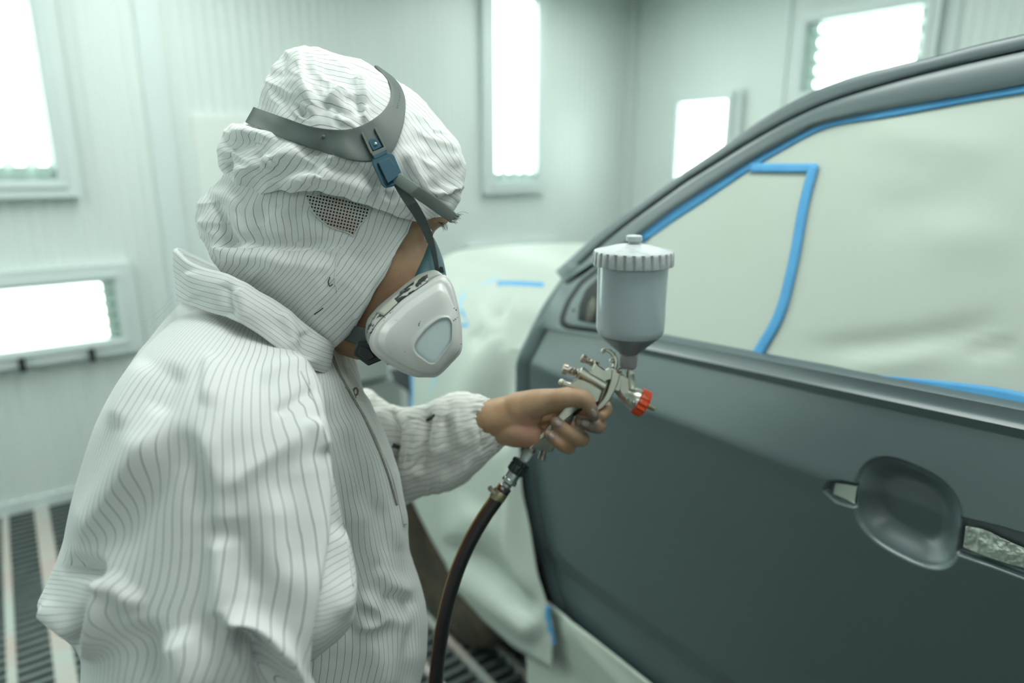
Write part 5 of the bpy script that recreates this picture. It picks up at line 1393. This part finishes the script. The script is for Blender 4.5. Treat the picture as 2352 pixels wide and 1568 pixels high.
def fit_depth(bvh, pts):
    X, D = [], []
    for x, y in pts:
        h, _ = cast(bvh, x, y)
        if h is not None: X.append((1, x, y)); D.append((h - CP) @ FW)
    X = np.array(X); D = np.array(D)
    if len(X) < 4: return lambda p: np.full(len(p), D.mean())
    c = np.linalg.lstsq(X, D, rcond=None)[0]
    return lambda p: c[0] + c[1] * p[:, 0] + c[2] * p[:, 1]

def nail(c, ang_, l, w_):
    th = np.linspace(0, 2 * np.pi, 20, endpoint=False); ca, sa = math.cos(ang_), math.sin(ang_)
    u = np.sign(np.cos(th)) * np.abs(np.cos(th)) ** 0.7 * l; v = np.sin(th) * w_
    pl = np.stack([c[0] + u * ca - v * sa, c[1] + u * sa + v * ca], 1)
    V = []
    for sc_, off in ((1.0, -0.0006), (1.0, 0.0002), (0.8, 0.0005), (0.4, 0.0008)):
        q = (pl - np.array(c)) * sc_ + np.array(c); r_ = []
        for x, y in q:
            h, dr = cast(bvh_body, x, y)
            r_.append(h - dr * off if h is not None else np.full(3, np.nan))
        r_ = np.array(r_); bad = np.isnan(r_[:, 0]); r_[bad] = np.nanmean(r_, axis=0) if (~bad).any() else hp(*c, 0.03); V.append(r_)
    mk('fingernail', stack(V), M['nail'], body)
nail((1364, 948), 1.15, 10, 5.5); nail((1345, 972), 0.35, 9, 7.5); nail((1283, 972), 0.75, 8, 6.5); nail((1267, 1001), 0.75, 7, 5.5)

# eyes, brow hairs and lashes
for s in (-1, 1):
    e = mk('eye', ball(P(970, 535, FACE_D + 0.034 * s), 0.0105, 20), mat('eye_white', (0.6, 0.58, 0.54), 0.25, noise=(40, 0.3, (0.55, 0.5, 0.47))), body)
    mk('iris', ball(P(984, 538, FACE_D + 0.034 * s), 0.0050, 16), M['hair'], e)
r_ = np.random.default_rng(4); hairs = []
for s in (-1, 1):
    for k in range(16):
        x, y = 1008 + r_.random() * 12, 507 + r_.random() * 8; dd = FACE_D + s * (0.012 + 0.03 * r_.random()) - (0.0 if s > 0 else 0.004)
        p0 = P(x - 6, y, dd); p1 = P(x + 4 + r_.random() * 4, y + 5 + r_.random() * 6, dd); p2 = P(x + 5 + r_.random() * 6, y + 11 + r_.random() * 8, dd)
        hairs.append(tube(crom([p0, p1, p2], 6), np.linspace(0.00016, 0.00005, 6), 4))
mk('brow_hair', join(*hairs), M['hair'], body)['kind'] = 'stuff'

# ------------------------------------------------------------------ respirator
resp = thing('respirator', 'half mask respirator with milky white filter cover worn over the nose and mouth', 'respirator', P(950, 720, 0.70))
# head harness
inA = [(584, 247), (652, 270), (720, 292), (788, 299), (832, 289), (872, 264), (893, 236), (898, 206), (886, 179), (860, 152)]
outB = [(565, 281), (652, 318), (720, 342), (771, 358), (815, 369), (856, 369), (898, 350), (923, 299), (931, 244), (924, 209), (905, 182), (867, 153)]
Vn = ribbon(bvh_hood, inA, outB, 150, 14, 0.0055, smooth_depth=40)
Vf = ribbon(bvh_hood, inA, outB, 150, 14, -0.005, last=True, smooth_depth=40)
hb = mk('head_harness', (Vn.reshape(-1, 3), grid_faces(150, 14)), M['grey_plastic'], resp, mods=[SOLID(0.0024, 0), BEVEL(0.0006)])
mk('far_band', (Vf.reshape(-1, 3), grid_faces(150, 14)), M['grey_plastic'], hb, mods=[SOLID(0.0024, 0)])
bvh_band = BVHTree.FromPolygons([Vector(v) for v in Vn.reshape(-1, 3)], grid_faces(150, 14).tolist())
fb = fit_depth(bvh_band, [(840, 310), (875, 300), (860, 340), (885, 330), (850, 350), (900, 300), (820, 340)])
def bplate(name, poly, off, half, m, parent, bev=1.0, rnd=2.0):
    return mk(name, plate(poly, 0.64, half, bev, rnd, lambda p: fb(p) - off), m, parent, sharp=20)
bplate('bracket', [(829, 305), (834, 303), (857, 350), (852, 354)], 0.0030, 0.0022, M['grey_plastic'], hb)
bplate('bracket', [(859, 294), (864, 292), (888, 337), (883, 341)], 0.0030, 0.0022, M['grey_plastic'], hb)
bplate('bracket', [(852, 350), (886, 336), (889, 345), (856, 359)], 0.0034, 0.0026, M['grey_plastic'], hb, 1.5)
bplate('stud_plate', [(846, 326), (851, 319), (862, 317), (868, 321), (878, 337), (857, 347)], 0.0030, 0.0018, M['blue_plastic'], hb, 1.2, 4)
o_ = P(862.5, 331.5, fb(np.array([[862.5, 331.5]]))[0] - 0.0045); mk('stud', ball(o_, 0.0021, 16), M['steel'], hb)
ax_ = (CP - o_); ax_ /= np.linalg.norm(ax_)
# moulded marks on the harness, too worn to read
marks = []
for k in range(10):
    y = 205 + k * 4.6; x = 913 + 2.2 * math.sin(k * 0.5) - 0.12 * k
    if k == 6: continue
    marks.append(plate([(x - 4, y), (x + 4, y + 0.4), (x + 4, y + 1.6), (x - 3, y + 1.2)], 0.64, 0.0003, 0.2, 0.3, lambda p: fb(p) * 0 + (cast(bvh_band, float(p[:, 0].mean()), float(p[:, 1].mean()))[0] - CP) @ FW - 0.0016))
mk('moulded_mark', join(*marks), mat('mark_grey', (0.10, 0.125, 0.12), 0.5, noise=(50, 0.2, (0.1, 0.12, 0.12))), hb)
mk('size_stud', ball(P(743, 315, (cast(bvh_band, 743, 315)[0] - CP) @ FW - 0.0014), 0.0022, 14, (1, 1, 1)), M['grey_plastic'], hb)
# buckle
bk = bplate('buckle', [(856, 364), (880, 353), (897, 350), (905, 356), (924, 402), (921, 412), (904, 428), (885, 432), (877, 425), (854, 374)], 0.0040, 0.0024, M['blue_plastic'], resp, 2.0, 5)
bplate('buckle_plate', [(868, 373), (895, 361), (922, 400), (891, 422)], 0.0075, 0.0022, M['blue_plastic'], bk, 1.5, 2)
bplate('buckle_neck', [(856, 357), (886, 346), (890, 353), (860, 366)], 0.0042, 0.0026, M['blue_plastic'], bk, 1.2, 2)
bplate('buckle_slot', [(866, 374), (870, 372), (892, 419), (886, 424)], 0.0068, 0.0006, M['gap'], bk, 0.4, 1)
bplate('buckle_slot', [(892, 361), (897, 360), (902, 371), (899, 374)], 0.0068, 0.0006, M['gap'], bk, 0.4, 1)
# webbing
def web(name, A, B, dep, m, n=90, k=9, parent=resp, pitch=1.6, bow=0.0):
    a = crom(A, n); b = crom(B, n); t = np.linspace(0, 1, n); d = np.interp(t, np.linspace(0, 1, len(dep)), dep)
    V = np.array([[P(*(a[i] + (b[i] - a[i]) * j / (k - 1)), d[i] - bow * math.sin(math.pi * j / (k - 1))) for j in range(k)] for i in range(n)])
    L = np.r_[0, np.cumsum(np.linalg.norm(np.diff((a + b) / 2, axis=0), axis=1))]; W = np.linalg.norm(a - b, axis=1)
    wu = np.repeat(L[:, None], k, 1) / pitch; wv = np.linspace(0, 1, k)[None] * W.mean() / pitch + wu * 0.6
    return mk(name, (V.reshape(-1, 3), grid_faces(n, k)), m, parent, attrs={'wu': wu, 'wv': wv}, mods=[SOLID(0.0016, 0)])
dbk = float(fb(np.array([[905., 415.]]))[0])
s2 = web('strap', [(903, 424), (924, 459), (951, 498), (975, 542), (990, 578), (1001, 628)], [(922, 415), (953, 457), (975, 494), (991, 532), (1003, 580), (1010, 628)], [dbk - 0.002, dbk - 0.006, 0.655, 0.668, 0.682], M['web_dark'])
s1 = web('strap_tail', [(920, 398), (965, 429), (1014, 462), (1049, 492)], [(896, 416), (941, 446), (990, 480), (1034, 511)], [dbk - 0.005, dbk - 0.010, 0.640, 0.652], M['web_light'], bow=0.001)
r_ = np.random.default_rng(8); fr_ = []
for k in range(40):
    t = r_.random(); x, y = 1049 + (1034 - 1049) * t, 492 + 19 * t
    p0 = P(x - 2, y - 1, 0.652); p1 = P(x + 3 + r_.random() * 5, y + r_.random() * 5 - 2, 0.652); p2 = P(x + 3 + r_.random() * 14, y + r_.random() * 14 - 7, 0.651)
    fr_.append(tube(crom([p0, p1, p2], 5), 0.00014, 4))
fr_.append(tube(crom([P(1046, 492, .652), P(1062, 486, .652), P(1076, 490, .652)], 8), 0.00012, 4))
f_ = mk('frayed_end', join(*fr_), M['web_light'], s1); f_['kind'] = 'stuff'
web('neck_strap', [(770, 752), (802, 747), (830, 752), (862, 762)], [(772, 772), (800, 784), (830, 794), (862, 800)], [0.712, 0.69, 0.672, 0.655], M['web_dark'], pitch=1.3)
ck = mk('strap_clip', plate([(821, 785), (850, 782), (880, 826), (846, 840), (812, 815), (813, 806)], 0.672, 0.010, 3, 3), M['black_plastic'], resp, sharp=35)
mk('clip_face', plate([(826, 796), (848, 800), (862, 820), (845, 829), (822, 813)], 0.660, 0.003, 2, 4), M['black_plastic'], ck, sharp=35)
# soft facepiece
FP = [ring((960, 543), (996, 545), FACE_D, 0.006, 0.006, K=64), ring((930, 552), (1002, 556), FACE_D, 0.022, 0.022, K=64), ring((920, 572), (1012, 579), FACE_D, 0.036, 0.036, K=64), ring((910, 598), (1020, 605), FACE_D, 0.048, 0.048, K=64),
      ring((900, 625), (1027, 645), FACE_D, 0.058, 0.058, K=64), ring((890, 670), (1030, 700), FACE_D, 0.062, 0.062, K=64), ring((880, 720), (1015, 765), FACE_D, 0.060, 0.060, K=64), ring((870, 765), (975, 815), FACE_D, 0.052, 0.052, K=64), ring((865, 790), (920, 835), FACE_D, 0.036, 0.036, K=64), ring((868, 805), (890, 838), FACE_D, 0.012, 0.012, K=64)]
fv = loft(FP, 60)
mk('facepiece', (fv.reshape(-1, 3), grid_faces(60, 64, True)), M['teal_rubber'], resp)
mk('strap_clip', plate([(1004, 626), (1011, 611), (1017, 612), (1020, 626)], 0.684, 0.002, 1, 2), M['black_plastic'], resp, sharp=35)
# filter under its milky cover
def contour(poly, n=120, r=14):
    q = round_poly(poly, r, 6); c = np.array([990., 780.])
    L = np.r_[0, np.cumsum(np.linalg.norm(np.diff(np.vstack([q, q[:1]]), axis=0), axis=1))]; q = resample(np.vstack([q, q[:1]]), 2400)[:-1]
    a = np.arctan2(q[:, 1] - c[1], q[:, 0] - c[0]); o = np.argsort(a); a, q = a[o], q[o]
    th = np.linspace(-np.pi, np.pi, n, endpoint=False)
    return np.stack([np.interp(th, a, q[:, 0], period=2 * np.pi), np.interp(th, a, q[:, 1], period=2 * np.pi)], 1)
rimc = contour([(1020, 629), (1035, 642), (1046, 672), (1055, 711), (1061, 752), (1062, 798), (1057, 813), (1015, 857), (1000, 867), (978, 866), (958, 867), (924, 855), (873, 825), (851, 804), (847, 782), (855, 760), (870, 739), (924, 688), (985, 647), (1005, 634)], r=10)
basec = contour([(1000, 618), (1020, 632), (1042, 680), (1050, 752), (1050, 795), (1000, 850), (975, 855), (924, 842), (866, 810), (845, 792), (837, 766), (842, 734), (868, 703), (924, 657), (958, 631), (982, 622)], r=12)
winc = contour([(952, 800), (956, 786), (979, 757), (1009, 733), (1030, 729), (1038, 742), (1037, 782), (1027, 797), (1001, 833), (988, 835), (958, 812)], r=8)
lc = np.array([972., 757.])
def mixc(t): return rimc * (1 - t) + winc * t
def ins(k): return (rimc - lc) * k + lc
tl = lambda p, d: d + (p[:, 0] - 950) * 0.00004 - (p[:, 1] - 750) * 0.00002
def cr(c, d): return P(c[:, 0], c[:, 1], tl(c, d))
cart = mk('filter', stack([cr((basec - lc) * 0.9 + lc, 0.672), cr(basec, 0.668), cr(basec * 0.85 + rimc * 0.15, 0.652), cr(basec * 0.55 + rimc * 0.45, 0.640), cr(basec * 0.3 + rimc * 0.7 , 0.630)]), M['cartridge'], resp, sharp=40)
def crf(c, dd): return P(((c - lc) * 0.8 + lc)[:, 0], ((c - lc) * 0.8 + lc)[:, 1], np.full(len(c), 2 * FACE_D - dd))
fcart = mk('filter', stack([crf(basec, 0.69), crf(basec, 0.66), crf(rimc, 0.63)][::-1]), M['cartridge'], resp, sharp=40)
mk('filter_cover', stack([crf(ins(0.985), 0.634), crf(ins(1.0), 0.630), crf(ins(0.96), 0.624), crf(ins(0.92), 0.612), crf(mixc(0.3), 0.602), crf(mixc(0.6), 0.598), crf(mixc(0.9), 0.597)]), M['milky'], resp)
cov = mk('filter_cover', stack([cr(ins(0.985), 0.6345), cr(ins(1.0), 0.633), cr(ins(1.003), 0.627), cr(ins(0.99), 0.6245), cr(ins(0.965), 0.6245), cr(ins(0.96), 0.624), cr(ins(0.935), 0.6125), cr(ins(0.925), 0.6115), cr(ins(0.885), 0.611), cr(ins(0.845), 0.6105), cr(ins(0.835), 0.610),
        cr(mixc(0.30), 0.6015), cr(mixc(0.34), 0.6005), cr(mixc(0.60), 0.598), cr(mixc(0.84), 0.5965), cr(mixc(0.89), 0.5962), cr(mixc(0.93), 0.5950), cr(mixc(0.975), 0.5950), cr(mixc(0.99), 0.5958), cr(mixc(1.0), 0.5985)]), M['milky'], resp)
mk('cover_window', stack([cr(mixc(0.99), 0.5985), cr(mixc(1.0), 0.5968), cr((winc - winc.mean(0)) * 0.8 + winc.mean(0), 0.5966), cr((winc - winc.mean(0)) * 0.2 + winc.mean(0), 0.5964)]), M['window_film'], cov)
lA = crom([(842, 766), (848, 738), (876, 704), (930, 661), (972, 636), (992, 630)], 60); lB = crom([(852, 776), (864, 747), (895, 712), (945, 672), (986, 648), (1004, 640)], 60)
def ldep(t): return float(np.interp(t, [0, .15, .45, .7, 1.0], [.668, .652, .640, .630, .626])) - 0.0012
lt_ = [0.30 + 0.62 * j / 7 for j in range(8)]
lc_ = [cr(basec * (1 - t) + rimc * t, ldep(t)) for t in lt_]
def lab(i0_, i1_, off): return np.array([[lc_[j][i] + (CP - lc_[j][i]) * off for j in range(8)] for i in range(i0_, i1_)])
V = lab(2, 30, 0.0); mk('label', (V.reshape(-1, 3), grid_faces(28, 8)), M['label'], cart, mods=[SOLID(0.0006, 0)])
V = lab(9, 17, 0.0012); mk('label', (V.reshape(-1, 3), grid_faces(8, 8)), mat('label_white', (0.55, 0.54, 0.48), 0.6, noise=(60, 0.5, (0.46, 0.46, 0.42))), cart, mods=[SOLID(0.0006, 0)])
sp2 = []
bvh_cov = BVHTree.FromPolygons([v.co + cov.matrix_basis.translation + resp.location for v in cov.data.vertices], [tuple(p.vertices) for p in cov.data.polygons])
for x, y, r in ((963, 743, 1.6), (962, 747, 1.4), (965, 738, 1.0), (1047, 712, 2.0), (1043, 708, 1.2), (1050, 707, 1.0), (1046, 733, 1.6), (1042, 736, 1.4), (1050, 729, 1.2), (897, 719, 1.7), (902, 716, 1.1), (884, 729, 1.2), (882, 736, 1.0), (1059, 790, 1.2), (912, 735, 0.9), (908, 735, 0.7), (1056, 700, .8), (930, 808, .9)):
    h, dr = cast(bvh_cov, x, y)
    if h is None: continue
    sp2.append(ball(h, r * 0.62 / FPX * 1.2, 8, (1.2, 0.5, 1)))
mk('paint_fleck', join(*sp2), M['gap'], cov)

# ------------------------------------------------------------------ spray gun, held in the left hand
gun = thing('spray_gun', 'nickel gravity-feed spray gun with grey cup held in the left hand', 'spray gun', hp(1400, 890))
bod = mk('gun_body', plate([(1360, 846), (1366, 832), (1389, 849), (1405, 841), (1416, 846), (1424, 862), (1430, 880), (1424, 900), (1412, 898), (1406, 872), (1393, 875), (1384, 884), (1370, 882), (1352, 868)], HD, 0.0095, 2.5, 4), M['nickel'], gun, sharp=40)
mk('web_plate', plate([(1296, 876), (1310, 881), (1326, 868), (1345, 874), (1384, 896), (1374, 924), (1356, 924), (1345, 905), (1320, 892), (1290, 884)], HD, 0.008, 2, 4), M['nickel'], bod, sharp=40)
def gl(a, b, prof, m, name, par, z=0.0, n=40, mod=None):
    p, q = hp(*a, z), hp(*b, z); L = np.linalg.norm(q - p)
    return mk(name, lathe(p, q - p, [(r * S_PX, h * L) for r, h in prof], n, mod), m, par, sharp=35)
gl((1330, 853), (1390, 888), [(12, 0), (14, 0.02), (14, 0.98), (12, 1)], M['nickel'], 'barrel', bod, 0.004)
kn = gl((1292, 845), (1342, 862), [(9, 0), (12, 0.04), (12.5, 0.22), (8.5, 0.24), (8.5, 0.32), (10.5, 0.36), (9, 0.46), (10.5, 0.50), (8.5, 0.6), (11, 0.66), (11, 0.72), (9, 0.75), (12.5, 0.80), (13, 0.9), (12, 1.0)], M['nickel_dirty'], 'fluid_knob', gun, 0.004, 36, lambda k, th: 1 + (0.05 * np.sign(np.sin(th * 12)) if k in (1, 2) else 0 * th))
kn2 = gl((1335, 820), (1372, 840), [(7, 0), (9.5, 0.05), (9.5, 0.28), (6.5, 0.31), (7.5, 0.42), (6.5, 0.5), (8, 0.6), (6.5, 0.7), (9, 0.78), (9, 1.0)], M['nickel_dirty'], 'fan_knob', gun, 0.002, 36, lambda k, th: 1 + (0.06 * np.sign(np.sin(th * 10)) if k in (1, 2) else 0 * th))
hk = crom([(1386, 805), (1392, 803), (1402, 808), (1411, 818), (1414, 832), (1411, 846)], 30)
mk('hanging_hook', join(tube(hp(hk[:, 0], hk[:, 1], 0.001), np.interp(np.linspace(0, 1, 30), [0, .3, 1], [4.0, 4.8, 7.0]) * S_PX, 14, round_caps=True), ball(hp(1386, 806, 0.001), 6 * S_PX, 14), ball(hp(1405, 829, 0.004), 6.5 * S_PX, 14)), M['nickel'], gun)
pr_ = crom([(1287, 878), (1291, 874), (1300, 880), (1315, 884)], 20)
mk('tail_lug', join(tube(hp(pr_[:, 0], pr_[:, 1], 0.003), np.linspace(4.5, 6, 20) * S_PX, 12, round_caps=True), ball(hp(1288, 878, 0.003), 6 * S_PX, 12), ball(hp(1322, 876, 0.005), 5.5 * S_PX, 12)), M['nickel'], bod)
han = mk('grip', plate([(1300, 930), (1322, 905), (1350, 903), (1372, 924), (1345, 938), (1324, 944), (1312, 972), (1302, 1000), (1277, 1020), (1267, 1041), (1252, 1036), (1236, 1034), (1215, 1027), (1226, 1010), (1262, 972)], HD, 0.0125, 4, 7), M['nickel'], gun, sharp=45)
# rings of the ridged grip back
rid = []
for t in np.linspace(0, 1, 34):
    x, y = 1302 + (1217 - 1302) * t, 931 + (1026 - 931) * t
    rid.append(tube(hp(np.array([x + 3, x, x + 3]), np.array([y + 3, y, y + 3]), np.array([0.0128, 0.010, -0.006])), 1.3 * S_PX, 6))
mk('grip_ridge', join(*rid), M['nickel'], han)['kind'] = 'stuff'
trg = mk('trigger', plate([(1406, 846), (1414, 844), (1424, 860), (1421, 876), (1411, 900), (1400, 920), (1386, 935), (1366, 947), (1358, 944), (1374, 932), (1385, 918), (1394, 900), (1402, 876), (1405, 858)], HD, 0.0115, 2, 4), M['nickel'], gun, sharp=40)
mk('pivot_screw', lathe(hp(1423, 851, 0.011), hp(1423, 851, 0.02) - hp(1423, 851, 0.011), [(6.5 * S_PX, 0), (6.5 * S_PX, 0.003), (5 * S_PX, 0.004)], 24), M['nickel_dirty'], trg)
gl((1382, 886), (1370, 920), [(2.2, 0), (2.2, 0.75), (4, 0.78), (4.5, 0.95), (3, 1)], M['steel'], 'trigger_pin', trg, 0.004, 20)
gl((1396, 870), (1376, 930), [(9, 0), (10, 0.1), (9, 0.9), (7, 1)], M['nickel_dirty'], 'air_valve', bod, -0.001, 20)
# spring and packing nut
sprv = [hp(1412 + 10 * t + 0.0 * t, 893 + 14 * t, 0) + (UP * math.cos(t * 30) + FW * math.sin(t * 30)) * 6 * S_PX for t in np.linspace(0, 1, 80)]
mk('spring', tube(np.array(sprv), 1.2 * S_PX, 6), M['steel'], gun)
gl((1404, 886), (1436, 906), [(6, 0), (6, 0.5), (9, 0.52), (9, 1)], M['nickel_dirty'], 'packing_nut', gun, 0, 24)
# head, cup inlet, air cap
hd_ = gl((1422, 897), (1478, 927), [(10, 0), (15, 0.08), (17, 0.25), (22, 0.42), (26.5, 0.6), (27, 0.8), (26, 0.98), (20, 1.0)], M['nickel'], 'gun_head', gun, 0, 48)
gl((1445, 843), (1453, 912), [(10, 0), (11, 0.06), (9.5, 0.1), (9.5, 0.16), (11, 0.2), (11, 0.25), (9.5, 0.3), (10, 0.7), (14, 0.95), (14, 1.0)], M['nickel'], 'cup_inlet', hd_, 0.0, 30)
mk('head_arm', plate([(1414, 858), (1432, 860), (1444, 872), (1447, 905), (1436, 912), (1424, 902)], HD, 0.009, 2.5, 5), M['nickel'], hd_, sharp=40)
for x, y in ((1440, 915), (1455, 924)): mk('screw', ball(hp(x, y, 0.0145), 4.2 * S_PX, 12), M['steel'], hd_)
ac = gl((1463, 919), (1483, 930), [(24, -0.1), (30, 0.0), (31.5, 0.15), (31.5, 0.85), (29, 1.0), (22, 1.05)], M['red'], 'air_cap', gun, 0, 72, lambda k, th: 1 + (0.035 * np.sign(np.sin(th * 14)) if k in (1, 2, 3) else 0 * th))
gl((1480, 928), (1504, 940), [(9, -0.1), (8, 0.1), (6, 0.3), (5, 0.9), (3.5, 1.0)], M['brass'], 'nozzle', ac, 0, 24)
# paint cup
cup0 = hp(1443, 842)
cp_ = thing('paint_cup', 'grey plastic paint cup with ribbed lid on top of the spray gun', 'paint cup', cup0) if False else None
k_ = S_PX
cup = mk('paint_cup', lathe(cup0, ZU, [(17.5 * k_, -2 * k_), (18.5 * k_, 2 * k_), (19 * k_, 26 * k_), (19.5 * k_, 32 * k_), (24 * k_, 37 * k_), (46 * k_, 56 * k_), (66 * k_, 74 * k_), (72 * k_, 80 * k_), (75.5 * k_, 88 * k_), (76.5 * k_, 96 * k_), (76.5 * k_, 150 * k_), (77.5 * k_, 243 * k_), (77.5 * k_, 247 * k_)], 96), M['cup'], gun, sharp=60)
mk('cup_funnel', lathe(cup0, ZU, [(20.3 * k_, 31 * k_), (24.8 * k_, 36.4 * k_), (46.8 * k_, 55.4 * k_), (66.8 * k_, 73.4 * k_), (71 * k_, 78 * k_), (60 * k_, 72 * k_)], 96), M['cup_paint'], cup)
def lidmod(k, th):
    w_ = np.abs(((th * 28 / (2 * np.pi)) % 1) - 0.5) * 2
    return 1 - 0.05 * sstep(0.5, 0.95, w_) if k in (1, 2, 3) else np.ones_like(th)
mk('cup_neck', lathe(cup0, ZU, [(18.2 * k_, -1 * k_), (19.6 * k_, 3 * k_), (20 * k_, 12 * k_), (20 * k_, 27 * k_), (20.8 * k_, 31 * k_)], 48), mat('neck_stained', (0.40, 0.40, 0.42), 0.4, noise=(90, 0.9, (0.30, 0.22, 0.23), (1, 1, 0.3))), cup)
lid = mk('cup_lid', lathe(cup0, ZU, [(79 * k_, 236 * k_), (88.5 * k_, 235 * k_), (89 * k_, 240 * k_), (88 * k_, 262 * k_), (86 * k_, 266 * k_), (84 * k_, 267 * k_), (70 * k_, 270 * k_), (45 * k_, 277 * k_), (22 * k_, 281 * k_), (14 * k_, 282 * k_)], 312, lidmod), M['lid'], cup, sharp=45)
mk('lid_plug', lathe(cup0, ZU, [(13 * k_, 280 * k_), (12 * k_, 286 * k_), (17 * k_, 287.5 * k_), (18 * k_, 290 * k_), (17.5 * k_, 298 * k_), (15 * k_, 300 * k_), (8 * k_, 300.5 * k_)], 40), M['lid'], lid, sharp=40)
drp = [hp(1452 + 0.3 * math.sin(t * 9), 606 + 60 * t, 0.0432) for t in np.linspace(0, 1, 12)]
mk('paint_run', tube(np.array(drp), np.linspace(1.6, 0.7, 12) * k_, 8, asp=0.5), M['cup_paint'], cup)
# air inlet and drain screw under the grip
gl((1228, 1015), (1217, 1035), [(11, 0), (11, 0.4), (13, 0.45), (13, 1.0), (9, 1.05)], M['nickel_dirty'], 'air_inlet', gun, 0, 24)
gl((1251, 1034), (1245, 1056), [(5, 0), (5, 0.5), (6.5, 0.55), (6.5, 1.0)], M['nickel_dirty'], 'regulator_screw', gun, 0.002, 20)
gl((1241, 1034), (1236, 1052), [(4, 0), (3.5, 1.0)], M['steel'], 'regulator_screw', gun, -0.002, 16)

# ------------------------------------------------------------------ air hose
hs = thing('air_hose', 'black air hose with yellow and red lines hanging from the spray gun', 'hose', P(1000, 1568, 0.86) * np.array([1, 1, 0]))
gl((1218, 1033), (1196, 1066), [(9, 0), (12, 0.05), (12.5, 0.6), (11, 0.65), (11, 1.0)], M['clear'], 'swivel', hs, 0, 30)
gl((1200, 1058), (1182, 1086), [(17, 0), (21, 0.06), (21, 0.3), (18.5, 0.33), (20.5, 0.4), (20.5, 0.9), (17, 1.0)], M['black_plastic'], 'coupler_collar', hs, 0, 40, lambda k, th: 1 + (0.05 * np.sign(np.sin(th * 16)) if k in (1, 2, 4, 5) else 0 * th))
gl((1184, 1083), (1154, 1130), [(15, 0), (15.5, 0.05), (15.5, 0.35), (18, 0.37), (18, 0.52), (14, 0.55), (11, 0.6), (11, 0.72), (14, 0.75), (14, 0.95), (11, 1.0)], M['steel'], 'coupler', hs, 0, 6 * 6)
path = [(1160, 1118, 0.87), (1138, 1150, 0.868), (1110, 1190, 0.865), (1075, 1252, 0.862), (1045, 1325, 0.86), (1022, 1410, 0.86), (1008, 1500, 0.865), (1000, 1580, 0.87), (994, 1700, 0.885)]
pw = [P(*p) for p in path]
e = pw[-1]; pw += [np.array([e[0] + 0.01, e[1] - 0.01, e[2] - 0.30]), np.array([e[0] + 0.03, e[1] - 0.06, 0.20]), np.array([e[0] + 0.08, e[1] - 0.22, 0.035]), np.array([e[0] + 0.12, e[1] - 0.55, 0.02]), np.array([e[0] + 0.05, e[1] - 1.0, 0.02])]
hq = crom(pw, 220)
Vh, Fh = tube(hq, 0.0092, 32, ref=(0.575, 0.777, -0.25), caps=True)
aa = np.tile(np.linspace(0, 1, 32, endpoint=False), 220)
mk('hose', (Vh, Fh), M['hose'], hs, attrs={'ang': aa})
gl((1152, 1128), (1139, 1147), [(17.5, 0), (18, 0.05), (18, 0.95), (17.5, 1.0)], M['brass'], 'hose_clamp', hs, 0.001, 36)
mk('clamp_screw', plate([(1120, 1118), (1128, 1114), (1136, 1126), (1146, 1136), (1140, 1142), (1130, 1132), (1121, 1126)], 0.865, 0.004, 1, 2), M['nickel_dirty'], hs, sharp=40)
